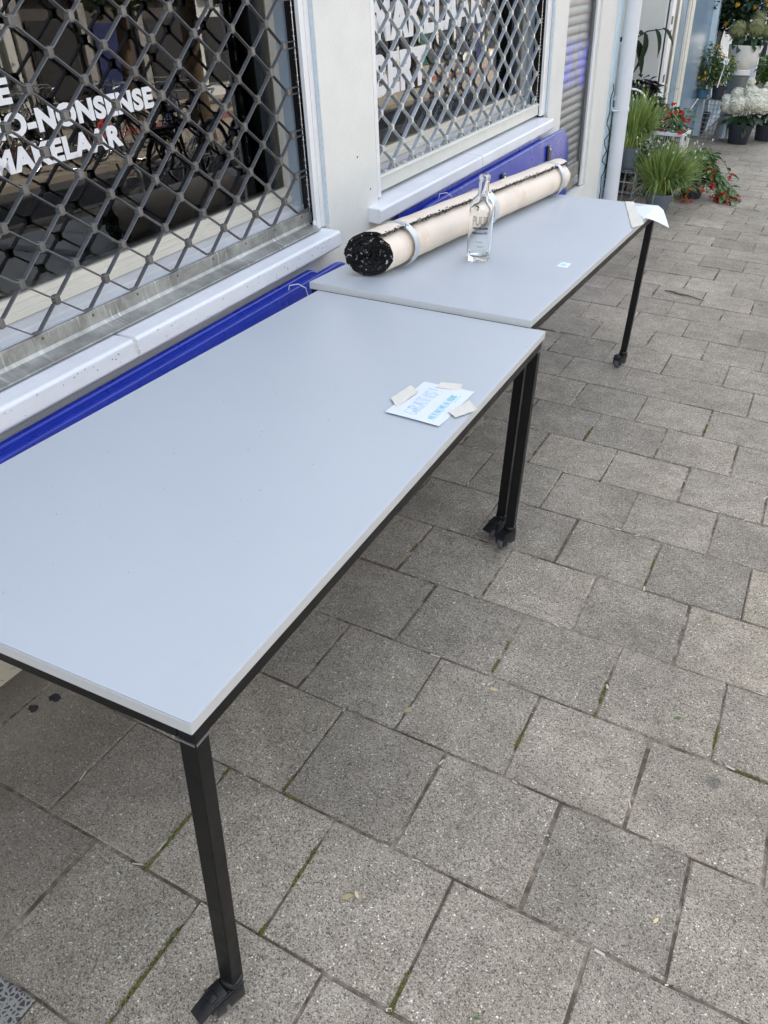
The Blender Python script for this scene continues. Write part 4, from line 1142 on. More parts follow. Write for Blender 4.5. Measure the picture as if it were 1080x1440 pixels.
def notes():
    z = Z1 + .0003
    q = [(-.018, .531), (-.013, .736), (.124, .742), (.122, .529)]
    def bend(u, v):
        return .004 * max(0, .5 - u) * 2 * (1 - v) * 0 + .0035 * (1 - u) ** 3 + .003 * u ** 4 * v + .0008 * math.sin(u * 7 + v * 3)
    t = thing('taped_note', 'white handwritten GRATIS note taped near the edge of the near table', 'note', (.05, .63, z))
    sheet(q, z, bend=bend).build('paper', M['paper'], t, smooth=True)
    wr = MB(); handwriting(wr, 'GRATIS!', .052, .552, .0255, .034, z + .0036, .0008)
    wr.build('handwriting', M['teal'], t, smooth=True)
    wr = MB(); ye = handwriting(wr, 'MEENEMEN AUB', .098, .552, .0128, .017, z + .0030, .00085)
    wr.tube([(.104, ye - .038, z + .0032), (.103, ye + .002, z + .0034)], .0009, 5)
    wr.build('handwriting', M['cyan'], t, smooth=True)
    def tp(q, z, nm='tape_strip', curl=0, par=t):
        sheet(q, z, th=.0003, n=12, m=5, bend=lambda u, v: .0010 * math.sin(u * 17 + v * 4) * .5 + .0012 + curl * (max(0, u - .7) ** 2)).build(nm, M['masking'], par, smooth=True)
    tp([(-.040, .603), (-.030, .695), (.002, .672), (-.004, .566)], z + .0024, curl=.0)
    tp([(.029, .716), (.027, .752), (.080, .768), (.090, .729)], z + .0014)
    tp([(.112, .605), (.132, .686), (.168, .650), (.138, .588)], z + .0026, curl=.02)
    # the other note, hanging half off the far corner
    t2 = thing('taped_note', 'white note taped to the far table corner and drooping over the edge', 'note', (.05, 2.95, Z2))
    def droop(u, v):
        # flat on the table, bending down once past its edge
        x = (1 - v) * (.0045 + .105 * u) + v * (.1395 + .055 * u)
        return -1.45 * max(0, x - .1135) ** 1.2 + .004 * math.sin(v * 3.14) * (1 - u)
    sheet([(0.0045, 2.9162), (0.1095, 2.7194), (0.1945, 2.925), (0.1395, 3.018)], Z2 + .0008, bend=droop, n=16, m=16).build('paper', M['paper'], t2, smooth=True)
    sheet([(-0.0375, 2.9984), (-0.0005, 3.0149999999999997), (0.1345, 2.597), (0.1045, 2.5138)], Z2 + .0016, th=.0003, n=6, m=14, bend=lambda u, v: .001 * math.sin(v * 15 + u * 3) + .0045 * v * u + .0012).build('tape_strip', M['masking'], t2, smooth=True)
    wr = MB(); handwriting(wr, 'A', .12, 3.0, .03, .03, Z2 + .006, .0004)
    # sticker
    s = thing('sticker', 'small white sticker with a pale print on the far table top', 'sticker', (0, 1.88, Z2))
    zz = Z2 + .0004
    sheet([(-0.0065, 1.8254), (-0.0045, 1.8861), (0.0305, 1.8861), (0.0325, 1.8235)], zz, th=.0003, n=2, m=2).build('label_face', M['sticker'], s)
    sheet([(-0.0005, 1.8411), (0.0005, 1.8675), (0.0195, 1.8675), (0.0205, 1.8401)], zz + .0005, th=.0001, n=1, m=1).build('print', M['cyan'], s)
    # pale scuffs
    for (x, y, a, l, lab) in ((-.02, .86, .6, .012, 'short pale scuff on the near table beyond the note'), (.01, 2.1, .4, .014, 'pale scuff on the far table beyond the sticker')):
        zt = Z1 if y < 1.2 else Z2
        MB().box(-l, l, -.0008, .0008, 0, .0002, mat=Matrix.Translation((x, y, zt + .0001)) @ Matrix.Rotation(a + 1.2, 4, 'Z')).build('scuff_mark', M['scuff'], label=lab, cat='scuff')
notes()
def wear_marks():
    rr = random.Random(19)
    for lab, z, xr, yr, n in (('faint pale scratches scattered over the near table top', Z1, (-.55, .12), (-.35, 1.15), 26), ('faint pale scratches scattered over the far table top', Z2, (-.25, .05), (1.4, 2.9), 18)):
        b = MB()
        for _ in range(n):
            x, y, a, l = rr.uniform(*xr), rr.uniform(*yr), rr.uniform(0, 3.1), rr.uniform(.002, .012) if rr.random() < .8 else .03
            b.box(-l, l, -.00035, .00035, 0, .00012, mat=Matrix.Translation((x, y, z + .00005)) @ Matrix.Rotation(a, 4, 'Z'))
        b.build('scratches', M['scuff'], kind='stuff', label=lab)
    c = MB()
    for _ in range(70):
        x, y, r = rr.uniform(-.55, .14), rr.uniform(-.38, 1.2), rr.uniform(.0004, .0011)
        c.blob((x, y, Z1 + r * .4), (r, r, r * .7), 5, 4)
    c.build('dust_crumbs', M['twig'], kind='stuff', label='tiny dark crumbs of dust lying on the near table top')
wear_marks()

# ------------------------------------------------------------------ things on the ground
def small_litter():
    pts = [(.055, 4.375, .006), (.10, 4.36, .012), (.15, 4.345, .009), (.21, 4.33, .012), (.315, 4.30, .004)]
    t = thing('twig', 'thin brown twig lying on the paving to the right of the far table', 'twig', (.18, 4.34, 0))
    MB().tube(pts, [.003, .0055, .006, .005, .002], 6).build('stick', M['twig'], t, smooth=True)
    MB().tube([(.10, 4.36, .012), (.13, 4.38, .016)], [.003, .001], 5).build('shoot', M['twig'], t)
    def leaf(x, y, a, s, lab, m='dry'):
        me = MB(); mt = Matrix.Translation((x, y, .0035)) @ Matrix.Rotation(a, 4, 'Z') @ Matrix.Rotation(.2, 4, 'X')
        vs = []
        for u, w_ in ((-1, .0), (-.5, .34), (.1, .42), (.6, .25), (1, 0)):
            for sgn in (-1, 1):
                vs.append(mt @ Vector((u * s, sgn * w_ * s, .25 * s * abs(w_) + .1 * s * u * u)))
        fs = [(2 * i, 2 * i + 1, 2 * i + 3, 2 * i + 2) for i in range(4)]
        me.add(vs, fs); me.build('fallen_leaf', M[m], label=lab, cat='leaf')
    leaf(.268, -.148, .9, .013, 'curled dry leaf in the paving joint right of the near table leg')
    leaf(.284, -.135, 2.4, .010, 'second dry leaf touching the curled one by the near table leg')
    leaf(.46, -.42, .3, .009, 'yellow leaf lying in the paving joint at the bottom of the photo')
    leaf(.60, -.235, .3, .007, 'small green leaf in the paving joint near the bottom middle', 'leaflt')
    leaf(.86, .115, 1.1, .009, 'straw coloured leaf scrap in a paving joint at the right edge')
    leaf(.33, .555, .2, .014, 'pale dry leaf scrap in the joint in front of the mid table leg')
    leaf(.155, .375, 1.2, .016, 'pale stub standing in the paving joint below the near table edge')
    leaf(.80, .70, .4, .010, 'pale leaf scrap on a paving tile at the right', 'leaflt')
    for x, y, r, lab in ((-.72, -.10, .016, 'black gum blob on the paving near the wall foot'), (-.70, -.045, .019, 'black gum blob next to the first by the wall foot')):
        MB().blob((x, y, .001), (r * .85, r * .7, .0016), 14, 6, jit=.3).build('gum_blob', M['tyre'], label=lab, cat='gum', smooth=True)
    tl = MB().box(-.148, -.002, -.148, -.002, 0, .0042); 
small_litter()
def slab_specks():
    b = MB(); d = MB(); rr = random.Random(77)
    for _ in range(900):
        x, y = rr.uniform(-.7, 2.2), rr.uniform(-.8, 6)
        if not in_view((x, y, 0)): continue
        r = rr.uniform(.0010, .0026); m = Matrix.Translation((x, y, .0026)) @ Matrix.Rotation(rr.uniform(0, 6), 4, 'Z')
        (b if rr.random() < .35 else d).box(-r * rr.uniform(.6, 2), r, -r * .6, r * .6, -.0006, .0006, mat=m)
    b.build('pale_specks', M['fag'], kind='stuff', label='pale seeds and specks scattered over the grey slabs')
    d.build('dark_specks', M['twig'], kind='stuff', label='dark crumbs scattered over the grey slabs')
slab_specks()

# ================================================================== PLANTS
def pot(par, c, r, h, m, rim=.012):
    prof = [(.0001, .0), (r * .74, 0), (r * .78, .006), (r * .97, h - rim * 1.6), (r * 1.04, h - rim * 1.5), (r * 1.05, h - .002), (r * .99, h), (r * .95, h - .004), (r * .92, h - .025), (.0001, h - .025)]
    p = MB().lathe(prof, c, 26).build('pot', M[m], par, smooth=True)
    MB().lathe([(.0001, h - .018), (r * .93, h - .022)], c, 20).build('soil', M['soil'], p)

def blade_plant(name, label, c, h, spread, n, pr, ph, potm, buds=26, lean=(0, 0), group=None):
    t = thing(name, label, 'potted plant', c, group=group)
    pot(t, c, pr, ph, potm)
    b = MB(); b2 = MB()
    for i in range(n):
        a = RND.uniform(0, 6.283); d = RND.uniform(0, 1) ** .6; r0 = pr * .75 * d
        p = Vector((c[0] + r0 * math.cos(a), c[1] + r0 * math.sin(a), c[2] + ph - .02))
        out = Vector((math.cos(a), math.sin(a), 0)) * spread * d * RND.uniform(.5, 1.15) + Vector((*lean, 0)) * RND.uniform(.4, 1.2)
        H = h * RND.uniform(.6, 1.08) * (1 - .22 * d)
        droop = RND.uniform(0, .95) ** 2 * H * d * 1.4
        w0 = RND.uniform(.0036, .0075); side = Vector((-math.sin(a + .6), math.cos(a + .6), 0))
        vs = []; K = 6
        for k in range(K + 1):
            u = k / K; q = p + out * u ** 1.4 + Vector((0, 0, H * u - droop * u ** 3)); w_ = w0 * (1 - u ** 2.2) + .0004
            vs += [q - side * w_, q + side * w_ + Vector((0, 0, .001))]
        (b2 if RND.random() < .28 else b).add(vs, [(2 * k, 2 * k + 1, 2 * k + 3, 2 * k + 2) for k in range(K)])
    b.build('blades', M['chive'], t, kind='stuff'); b2.build('yellow_blades', M['chive2'], t, kind='stuff')
    f = MB(); s = MB()
    for i in range(buds):
        a = RND.uniform(0, 6.283); out = Vector((math.cos(a), math.sin(a), 0)) * spread * RND.uniform(.3, 1.25) + Vector((*lean, 0))
        H = h * RND.uniform(.9, 1.3); p = Vector((c[0], c[1], c[2] + ph - .02))
        pts = [p + out * u ** 1.3 + Vector((0, 0, H * u - .22 * H * u ** 5)) for u in (0, .3, .6, .85, 1)]
        s.tube(pts, .0016, 4); q = pts[-1]; f.blob(tuple(q), (.007, .007, .011), 6, 4)
    s.build('stems', M['chive'], t, kind='stuff'); f.build('buds', M['chivew'], t, kind='stuff')
    return t

def leaf_mesh(name, L, W, fold=.25, droop=.3, n=5):
    vs = []; fs = []
    for k in range(n + 1):
        u = k / n; w_ = W * math.sin(math.pi * min(1, u * .93 + .05)) ** .8 * (1 - .25 * u)
        z = -droop * L * u * u
        vs += [(u * L, -w_, z + fold * w_), (u * L, 0, z), (u * L, w_, z + fold * w_)]
    for k in range(n):
        a = 3 * k; fs += [(a, a + 1, a + 4, a + 3), (a + 1, a + 2, a + 5, a + 4)]
    me = bpy.data.meshes.new(name); me.from_pydata(vs, [], fs)
    for p in me.polygons: p.use_smooth = True
    return me

def orient(p, az_, pitch, s=1.0, roll=0.0):
    return Matrix.Translation(p) @ Matrix.Rotation(az_, 4, 'Z') @ Matrix.Rotation(-pitch, 4, 'Y') @ Matrix.Rotation(roll, 4, 'X') @ Matrix.Scale(s, 4)

def flower_ball_mesh(name, R, n, ps):
    b = MB(); rr = random.Random(len(name) * 7 + n)
    b.blob((0, 0, 0), R * .82, 10, 7)
    for i in range(n):
        u = 1 - 2 * (i + .5) / n; a = i * 2.399963; r = math.sqrt(1 - u * u)
        d = Vector((r * math.cos(a), r * math.sin(a), u)); p = d * R * rr.uniform(.86, 1.05)
        m = Matrix.Translation(p) @ d.to_track_quat('Z', 'X').to_matrix().to_4x4() @ Matrix.Rotation(rr.uniform(0, 6), 4, 'Z') @ Matrix.Rotation(rr.uniform(-.5, .5), 4, 'X')
        for k in range(4):
            a2 = k * math.pi / 2; c, s = math.cos(a2), math.sin(a2)
            q = [(0, 0, 0), (ps * .5, -ps * .42, .12 * ps), (ps, 0, .3 * ps), (ps * .5, ps * .42, .12 * ps)]
            b.add([m @ Vector((x * c - y * s, x * s + y * c, z)) for x, y, z in q], [(0, 1, 2, 3)])
    me = bpy.data.meshes.new(name); me.from_pydata([tuple(v) for v in b.v], [], b.f)
    return me

def wire_crate(label, x0, x1, y0, y1, z0, z1, step, group='wire crates under the plants'):
    t = thing('wire_crate', label, 'crate', ((x0 + x1) / 2, (y0 + y1) / 2, z0), group=group)
    r = .0021
    def panel(name, A, U, V, nu, nv):
        b = MB(); A, U, V = Vector(A), Vector(U), Vector(V)
        for i in range(nu + 1): b.tube([A + U * i / nu, A + U * i / nu + V], r, 4)
        for j in range(nv + 1): b.tube([A + V * j / nv, A + V * j / nv + U], r, 4)
        return b.build(name, M['wire'], t)
    nx, ny, nz = [max(2, round(d / step)) for d in (x1 - x0, y1 - y0, z1 - z0)]
    dx, dy, dz = (x1 - x0, 0, 0), (0, y1 - y0, 0), (0, 0, z1 - z0)
    panel('wire_panel', (x0, y0, z0), dx, dz, nx, nz); panel('wire_panel', (x1, y0, z0), dy, dz, ny, nz)
    panel('wire_panel', (x0, y1, z0), dx, dz, nx, nz); panel('wire_panel', (x0, y0, z0), dy, dz, ny, nz); panel('wire_panel', (x0, y0, z1), dx, dy, nx, ny)
    # spiral binding along the edges
    sb = MB()
    for P, D in (((x1, y0, z0), (0, 0, z1 - z0)), ((x0, y0, z1), (x1 - x0, 0, 0))):
        P, D = Vector(P), Vector(D); L = D.length; d = D / L; a = d.orthogonal().normalized(); b_ = d.cross(a); K = int(L / .006)
        sb.tube([P + d * (L * k / K) + (a * math.cos(k * 1.1) + b_ * math.sin(k * 1.1)) * .007 for k in range(K + 1)], .0016, 4)
    sb.build('spiral_binding', M['wire'], t)
    return t

def scatter_leaves(b, c, rad, n, s0, s1, seed, sq=(1, 1, 1), shell=.35):
    rr = random.Random(seed)
    for _ in range(n):
        th = rr.uniform(0, 6.283); u = rr.uniform(-1, 1); r = (shell + (1 - shell) * rr.random() ** .5)
        r *= 1 + .35 * mnoise.noise((math.cos(th) * 1.7 + seed, math.sin(th) * 1.7, u * 1.7))
        q = math.sqrt(1 - u * u)
        p = Vector((c[0] + rad * sq[0] * r * q * math.cos(th), c[1] + rad * sq[1] * r * q * math.sin(th), c[2] + rad * sq[2] * r * u))
        s = rr.uniform(s0, s1)
        m = Matrix.Translation(p) @ Matrix.Rotation(th + rr.gauss(0, .7), 4, 'Z') @ Matrix.Rotation(rr.uniform(-.6, .9), 4, 'Y') @ Matrix.Rotation(rr.uniform(-.6, .6), 4, 'X')
        b.add([m @ Vector(v) for v in ((0, 0, 0), (s * .45, -s * .3, s * .06), (s, 0, -s * .12), (s * .45, s * .3, s * .06))], [(0, 1, 2), (0, 2, 3)])

def plants():
    # chives, near pair
    blade_plant('chive_plant', 'bushy chives in a grey pot standing on the paving past the far table', (-.46, 6.62, 0), .47, .29, 1300, .115, .165, 'greypot', 30, (.03, .02), 'pots of chives')
    wire_crate('wire crate under the upper chive pot beside the downpipe', -.92, -.66, 6.42, 6.90, 0, .335, .075)
    blade_plant('chive_plant', 'tall chives in a grey pot raised on a wire crate beside the downpipe', (-.775, 6.62, .339), .50, .23, 900, .078, .165, 'greypot', 22, (.02, .03), 'pots of chives')
    # begonia spilling on the pavement
    lm = leaf_mesh('begonia_leaf', .072, .022, .2, .35); lm.materials.append(M['leaf'])
    t = thing('begonia', 'red begonia spilling from a dark pot onto the paving behind the chives', 'potted plant', (-.30, 7.45, 0))
    pot(t, (-.30, 7.45, 0), .12, .17, 'darkpot')
    stems = MB(); fl = MB()
    rr = random.Random(21)
    for i in range(74):
        a = rr.uniform(-1.9, 1.9); out = rr.uniform(.10, .36); hh = rr.uniform(.05, .26)
        if rr.random() < .35: a = rr.uniform(-.5, .35); out = rr.uniform(.25, .44); hh = rr.uniform(.0, .12)
        p0 = Vector((-.30, 7.45, .16)); tip = Vector((-.30 + out * math.cos(a), 7.45 + out * math.sin(a) * .8, max(.035, .16 + hh - out * .62)))
        mid = p0.lerp(tip, .5) + Vector((0, 0, .10 + hh * .4)); pts = [p0, p0.lerp(mid, .6) + Vector((0, 0, .03)), mid, tip.lerp(mid, .4) + Vector((0, 0, .02)), tip]
        stems.tube(pts, .0028, 4)
        for k in range(5):
            q = pts[1 + k % 4].lerp(pts[min(4, 2 + k % 4)], rr.random())
            inst(lm, 'leaf', t, Matrix.Translation(-Vector((-.30, 7.45, 0))) @ orient(q, a + rr.uniform(-1.2, 1.2), rr.uniform(-.9, .5), rr.uniform(.7, 1.35), rr.uniform(-.6, .6)))
        for k in range(rr.choice((1, 2, 3, 4))):
            q = tip + Vector((rr.gauss(0, .02), rr.gauss(0, .02), rr.gauss(-.005, .015))); q.z = max(.02, q.z)
            for d in range(6):
                dd = Vector((rr.gauss(0, 1), rr.gauss(0, 1), rr.gauss(-.5, .8))).normalized(); sd = dd.orthogonal().normalized() * .008
                fl.add([q, q + dd * .014 + sd, q + dd * .030, q + dd * .014 - sd], [(0, 1, 2, 3)])
    stems.build('stems', M['leaf'], t, kind='stuff'); fl.build('flowers', M['redfl'], t, kind='stuff')
    pf = MB()
    for _ in range(26):
        x, y = rr.gauss(-.18, .2), rr.gauss(7.1, .3)
        pf.add([(x, y, .003), (x + .012, y + .006, .005), (x + .004, y + .016, .004)], [(0, 1, 2)])
    pf.build('fallen_petals', M['redfl'], kind='stuff', label='red petals scattered on the paving around the begonia')
    # second begonia behind, in a white crate
    for bx, by, bz, br, sd in ((-.95, 7.2, .42, .26, 81), (-.62, 7.35, .22, .2, 82)):
        tt = thing('leafy_bush', 'low dark green foliage plant between the chive pots and the white crate' if sd == 82 else 'dark green foliage plant behind the upper chive pot', 'potted plant', (bx, by, 0)); pot(tt, (bx, by, 0), .1, .16, 'darkpot')
        lv = MB(); scatter_leaves(lv, (bx, by, bz), br, 520, .05, .09, sd, (1, 1, .9), .2); lv.build('foliage', M['leafdk'], tt, kind='stuff')
    MB().box(-.85, -.53, 7.76, 8.14, 0, .198).build('display_block', M['dkgrey'], label='dark display block under the white plastic crate', cat='block', bevel=.01)
    t = thing('plastic_crate', 'white slatted plastic crate on the paving between the plants', 'crate', (-.66, 7.9, .02))
    b = MB()
    x0, x1, y0, y1, z0, z1 = -.86, -.52, 7.75, 8.15, .22, .50
    b.box(x0, x1, y0, y0 + .012, z1 - .03, z1).box(x1 - .012, x1, y0 + .0125, y1, z1 - .03, z1).box(x0, x1, y1 + .0005, y1 + .012, z1 - .03, z1).box(x0, x0 + .012, y0 + .0125, y1, z1 - .03, z1)
    for px, py in ((x0, y0), (x1 - .03, y0), (x1 - .03, y1 - .03), (x0, y1 - .03)): b.box(px + .0005, px + .0295, py + .0005, py + .0295, .22, z1 - .0305)
    b.build('crate_frame', M['sill'], t, bevel=.003)
    g = MB()
    for k in range(14):
        u = x0 + .03 + k * .022; g.tube([(u, y0 + .006, z0), (u + .03, y0 + .006, z1 - .03)], .0025, 4).tube([(u + .03, y0 + .004, z0), (u, y0 + .004, z1 - .03)], .0025, 4)
    for k in range(16):
        u = y0 + .03 + k * .022; g.tube([(x1 - .006, u, z0), (x1 - .006, u + .03, z1 - .03)], .0025, 4)
    g.build('crate_mesh', M['wire'], t)
    t = thing('begonia', 'red begonia in the white crate behind the tall chives', 'potted plant', (-.72, 7.95, .2))
    pot(t, (-.72, 7.95, .20), .12, .2, 'darkpot')
    fl = MB(); lv = MB()
    scatter_leaves(lv, (-.72, 7.95, .56), .2, 380, .04, .08, 4, (1, 1, .8))
    for k in range(18):
        q = Vector((-.72 + rr.gauss(.02, .10), 7.95 + rr.gauss(-.1, .10), .56 + rr.gauss(.0, .085)))
        for d in range(7):
            dd = Vector((rr.gauss(0, 1), rr.gauss(0, 1), rr.gauss(0, 1))).normalized(); sd = dd.orthogonal().normalized() * .011
            fl.add([q, q + dd * .016 + sd, q + dd * .034, q + dd * .016 - sd], [(0, 1, 2, 3)])
    lv.build('foliage', M['leaf'], t, kind='stuff'); fl.build('flowers', M['redfl'], t, kind='stuff')
    # dark potted bush inside the doorway and a bouquet wrap
    t = thing('leafy_bush', 'dark leaved bush in a black pot inside the flower shop doorway', 'potted plant', (-1.12, 8.2, 0))
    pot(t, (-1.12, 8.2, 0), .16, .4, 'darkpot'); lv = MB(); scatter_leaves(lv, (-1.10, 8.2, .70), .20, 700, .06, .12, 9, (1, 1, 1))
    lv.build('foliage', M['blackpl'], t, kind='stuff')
    t = thing('shopping_basket', 'grey plastic basket with white handle beside the dark bush in the doorway', 'basket', (-1.12, 7.85, .50))
    MB().prism([(-.13, .0), (.13, .0), (.17, .24), (-.17, .24)], -.12, .12, 'y', mat=Matrix.Translation((-1.12, 7.85, .50)) @ Matrix.Rotation(.5, 4, 'Z')).build('basket_body', M['greypot'], t, bevel=.01)
    MB().tube([(-1.12 + .14 * math.cos(a), 7.85 + .05 * math.cos(a), .74 + .10 * math.sin(a)) for a in [math.pi * k / 10 for k in range(11)]], .009, 6).build('handle', M['letter'], t, smooth=True)
    MB().box(-1.3, -.98, 7.68, 8.0, 0, .498).build('display_block', M['dkgrey'], label='dark display block under the grey basket in the doorway', cat='block', bevel=.01)
    # large hanging leaves in the doorway
    bl = leaf_mesh('banana_leaf', .36, .068, .25, .75, 8); bl.materials.append(M['leafvd'])
    O = Vector((-1.36, 8.30, 0))
    t = thing('tall_leaf_plant', 'tall plant with long drooping dark leaves inside the flower shop doorway', 'potted plant', tuple(O))
    pot(t, tuple(O), .11, .26, 'darkpot')
    MB().tube([O + Vector((0, 0, .24)), O + Vector((.01, 0, .8)), O + Vector((.05, 0, 1.22)), O + Vector((.20, .0, 1.31)), O + Vector((.38, 0, 1.34))], [.014, .012, .010, .007, .004], 6).build('stem', M['leafdk'], t, smooth=True)
    for q, a, pt, s_ in (((.17, 0, 1.30), .1, -1.15, .9), ((.27, 0, 1.33), .05, -.75, .6), ((.34, 0, 1.34), .0, -.3, .45), ((.08, 0, 1.24), -.2, -.7, .8), ((.05, 0, 1.20), .5, -1.1, .8), ((.06, 0, 1.22), 2.9, .3, .7), ((.12, .02, 1.28), 1.2, .4, .6)):
        inst(bl, 'leaf', t, orient(Vector(q), a, pt, s_, .5))
    # crates and pots by the wall further on
    wire_crate('large wire crate with two pots on top before the blue panels', -1.0, -.62, 11.2, 11.75, 0, .49, .055)
    def small_pot_plant(name, lab, c, r, h, pm, kind, seed):
        t = thing(name, lab, 'potted plant', c); pot(t, c, r, h, pm); return t
    def lantana(lab, c, r, h, pm, H, W, nl, nf, seed):
        t = small_pot_plant('lantana', lab, c, r, h, pm, '', seed); rr = random.Random(seed)
        lv = MB(); scatter_leaves(lv, (c[0], c[1], c[2] + h + H * .5), W, nl, .03, .055, seed, (1, 1, H / W * .55), .2)
        lv.build('foliage', M['leaf'], t, kind='stuff')
        st = MB()
        for k in range(9):
            a = rr.uniform(0, 6.28); st.tube([(c[0], c[1], c[2] + h - .03), (c[0] + W * .5 * math.cos(a), c[1] + W * .5 * math.sin(a), c[2] + h + H * .5), (c[0] + W * .8 * math.cos(a), c[1] + W * .8 * math.sin(a), c[2] + h + H * .8)], .004, 4)
        st.build('stems', M['twig'], t, kind='stuff')
        fm = flower_ball_mesh('lantana_flower', .017, 22, .012); fm.materials.append(M['orangefl'])
        for k in range(nf):
            a = rr.uniform(-2.6, .6); u = rr.uniform(-.8, .95); q = Vector((W * 1.0 * math.cos(a) * math.sqrt(1 - u * u), W * 1.0 * math.sin(a) * math.sqrt(1 - u * u), h + H * .5 + u * H * .52))
            inst(fm, 'flower', t, Matrix.Translation(q) @ Matrix.Scale(rr.uniform(.42, .72), 4))
        return t
    lantana('orange flowered lantana in a blue pot on the wire crate', (-.915, 11.28, .493), .078, .105, 'tealpot', .50, .19, 900, 16, 31)
    lantana('small orange flowered plant in an anthracite pot on the wire crate', (-.72, 11.30, .493), .088, .15, 'darkpot', .34, .14, 620, 6, 32)
    # standard tree with orange flowers
    c = Vector((-.98, 11.95, 0)); t = thing('standard_tree', 'tall slim stemmed tree with dark crown and orange flowers behind the pots', 'potted plant', tuple(c))
    pot(t, tuple(c), .15, .26, 'darkpot')
    MB().tube([c + Vector((0, 0, .2)), c + Vector((.03, 0, .8)), c + Vector((.08, 0, 1.45))], [.014, .013, .010], 7).build('trunk', M['twig'], t, smooth=True)
    lv = MB(); scatter_leaves(lv, (-.86, 11.95, 1.55), .40, 2500, .05, .10, 41, (1.05, 1.0, .85), .1); lv.build('crown', M['leafdk'], t, kind='stuff')
    fm = flower_ball_mesh('orange_flower', .022, 22, .015); fm.materials.append(M['orangefl'])
    rr = random.Random(8)
    for k in range(22):
        a = rr.uniform(-2.8, .4); u = rr.uniform(-.9, .8); q = Vector((.12 + .40 * math.cos(a) * math.sqrt(1 - u * u), .38 * math.sin(a) * math.sqrt(1 - u * u), 1.55 + u * .32)); inst(fm, 'flower', t, Matrix.Translation(q))
    # hydrangeas
    hl = leaf_mesh('hydrangea_leaf', .14, .048, .22, .35); hl.materials.append(M['leafdk'])
    wb = flower_ball_mesh('white_hydrangea_head', .098, 190, .027); wb.materials.append(M['whitefl'])
    gb = flower_ball_mesh('green_hydrangea_head', .095, 190, .021); gb.materials.append(M['greenfl'])
    pk = flower_ball_mesh('pink_hydrangea_head', .075, 140, .02); pk.materials.append(M['pinkfl'])
    def hydrangea(lab, c, r, h, pm, heads, hm, nleaf, seed, spread, hz):
        c = Vector(c); t = thing('hydrangea', lab, 'potted plant', tuple(c)); pot(t, tuple(c), r, h, pm); rr = random.Random(seed)
        st = MB()
        for x, y, z, s in heads:
            inst(hm, 'flower_head', t, Matrix.Translation((x, y, z)) @ Matrix.Rotation(rr.uniform(0, 6), 4, 'Z') @ Matrix.Diagonal((s, s, s * .85, 1)))
            st.tube([c + Vector((x * .2, y * .2, h - .03)), c + Vector((x * .7, y * .7, (h + z) / 2)), c + Vector((x, y, z))], .005, 5)
        st.build('stems', M['leaf'], t, kind='stuff')
        for k in range(nleaf):
            a = rr.uniform(0, 6.283); d = rr.uniform(.02, spread * .6); inst(hl, 'leaf', t, orient(Vector((d * math.cos(a), d * math.sin(a), h + rr.uniform(.0, hz))), a + rr.gauss(0, .4), rr.uniform(-.9, .3), rr.uniform(.7, 1.2), rr.uniform(-.5, .5)))
        return t
    hydrangea('white hydrangea in an anthracite pot on the paving before the wire crate', (-.335, 11.25, 0), .155, .235, 'darkpot',
              [(-.20, -.08, .44, 1.0), (-.08, -.14, .47, 1.1), (.07, -.10, .50, 1.2), (.18, -.05, .46, 1.0), (-.13, .06, .56, .95), (.02, .02, .60, .9), (.14, .10, .56, .9), (-.26, .04, .50, .7), (-.02, .1, .71, .5)], wb, 34, 51, .27, .12)
    hydrangea('white hydrangea in a black pot at the right end of the flower display', (-.06, 11.75, 0), .14, .2, 'darkpot',
              [(-.14, -.12, .52, 1.1), (.0, -.16, .46, 1.1), (.14, -.08, .54, 1.1), (-.05, .02, .62, 1.1), (.1, .1, .66, 1.0), (.2, -.2, .40, .9)], wb, 30, 52, .26, .12)
    # white clay pot on a stool
    MB().lathe([(.0001, 0), (.15, 0), (.14, .02), (.11, .36), (.13, .735), (.15, .76), (.0001, .76)], (-.56, 11.7, 0), 18).build('pot_stand', M['wire'], label='grey metal stand carrying the white clay pot', cat='stand', org=(-.56, 11.7, 0), smooth=True)
    C = Vector((-.56, 11.7, .762)); t = thing('hydrangea', 'green brown hydrangea in the white clay pot above the white hydrangeas', 'potted plant', tuple(C))
    p = MB().lathe([(.0001, 0), (.115, 0), (.118, .055), (.112, .062), (.15, .10), (.19, .19), (.212, .335), (.20, .338), (.196, .30), (.0001, .30)], C, 32).build('pot', M['whitepot'], t, smooth=True)
    st = MB(); rr = random.Random(61)
    for x, y, z, s in ((-.13, -.12, .50, 1.15), (.08, -.14, .53, 1.1), (.05, .06, .62, 1.1), (.19, -.02, .50, .85), (-.05, .1, .56, .95)):
        inst(gb, 'flower_head', t, Matrix.Translation((x, y, z)) @ Matrix.Diagonal((s, s, s * .9, 1))); st.tube([C + Vector((0, 0, .3)), C + Vector((x, y, z))], .006, 5)
    inst(pk, 'flower_head', t, Matrix.Translation((.27, -.02, .60))); st.tube([C + Vector((0, 0, .3)), C + Vector((.27, -.02, .6))], .006, 5)
    st.build('stems', M['leaf'], t, kind='stuff')
    for k in range(44):
        a = rr.uniform(0, 6.283); d = rr.uniform(.03, .17); inst(hl, 'leaf', t, orient(Vector((d * math.cos(a), d * math.sin(a), .33 + rr.uniform(0, .14))), a + rr.gauss(0, .4), rr.uniform(-.9, .2), rr.uniform(.8, 1.3), rr.uniform(-.5, .5)))
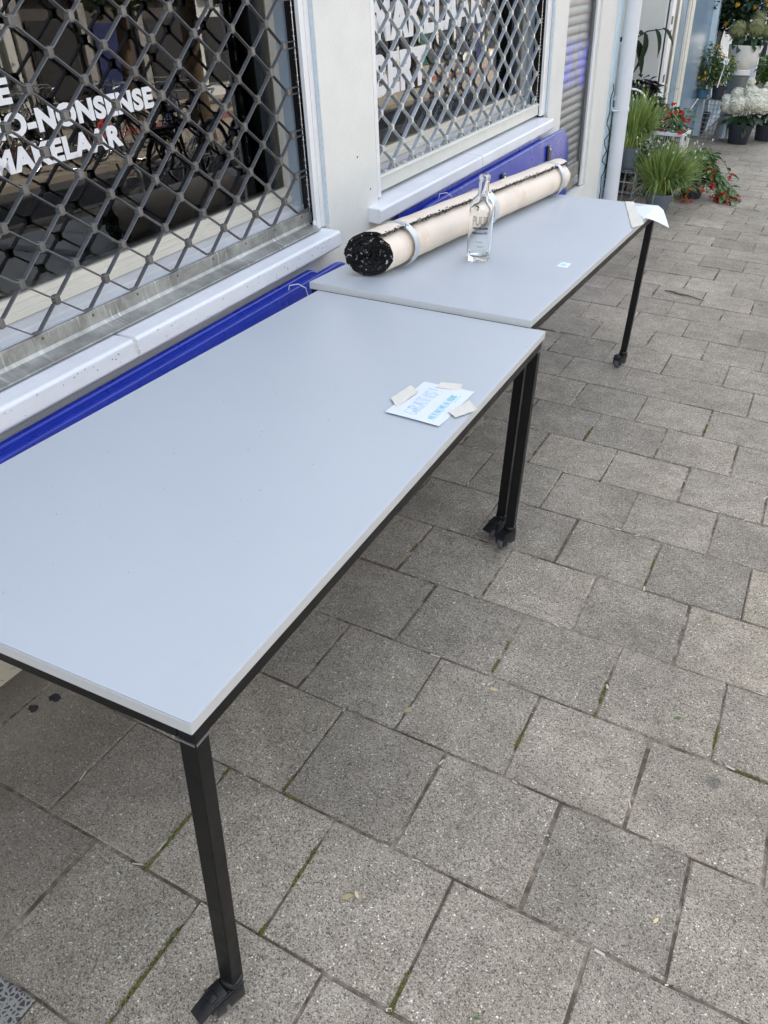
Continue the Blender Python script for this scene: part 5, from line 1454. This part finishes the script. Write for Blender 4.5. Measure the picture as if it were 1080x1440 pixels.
    # green bush at the frame's right edge
    wire_crate('wire crate behind the white hydrangeas under the green bush', -.35, .05, 12.05, 12.5, 0, .44, .055)
    c = Vector((-.13, 12.25, .444)); t = thing('leafy_bush', 'fresh green leafy bush in a dark pot behind the white hydrangeas', 'potted plant', tuple(c)); pot(t, tuple(c), .13, .17, 'darkpot')
    lv = MB(); scatter_leaves(lv, (c.x, c.y, c.z + .36), .26, 800, .06, .11, 71, (1, 1, .9), .2); lv.build('foliage', M['leaflt'], t, kind='stuff')
    # price cards and handles
    def card(lab, x, y, z, a, w_, h, pole):
        t = thing('price_card', lab, 'sign', (x, y, z)); m = Matrix.Translation((x, y, z)) @ Matrix.Rotation(a, 4, 'Z') @ Matrix.Rotation(.25, 4, 'Y')
        MB().box(-w_ / 2, w_ / 2, -.001, .001, -h / 2, h / 2, mat=m).build('card', M['letter'], t)
        MB().box(-w_ * .22, -w_ * .1, -.0022, -.0012, -h * .2, h * .25, mat=m).box(w_ * .1, w_ * .22, -.0022, -.0012, -h * .2, h * .25, mat=m).box(-w_ * .099, w_ * .099, -.0022, -.0012, -h * .2, -h * .09, mat=m).build('mark', M['ink'], t)
        MB().tube([m @ Vector((0, 0, -h / 2)), Vector(pole)], .007, 5).build('holder', M['letter'], t)
    card('white price card on a long holder beside the white clay pot', -.70, 11.2, .93, .35, .062, .062, (-.725, 11.1, .64))
    t = thing('plant_stake', 'white plastic stake leaning on the wire crate below the lantana', 'stake', (-1.02, 11.1, .02)); MB().tube([(-1.06, 11.0, .22), (-.93, 11.12, .50)], .007, 6).build('rod', M['letter'], t, smooth=True)
    MB().tube([(-1.10, 11.05, .02), (-1.04, 11.1, .40), (-.99, 11.12, .82)], [.016, .013, .006], 6).build('bamboo_stem', M['twig'], label='bare brown stem rising beside the wire crate', cat='stem', org=(-1.1, 11.05, .02), smooth=True)
    card('white plant label stuck between the green brown flower heads', -.52, 11.55, 1.36, .2, .10, .02, (-.5, 11.6, 1.25))
    for k in range(2):
        pass
plants()
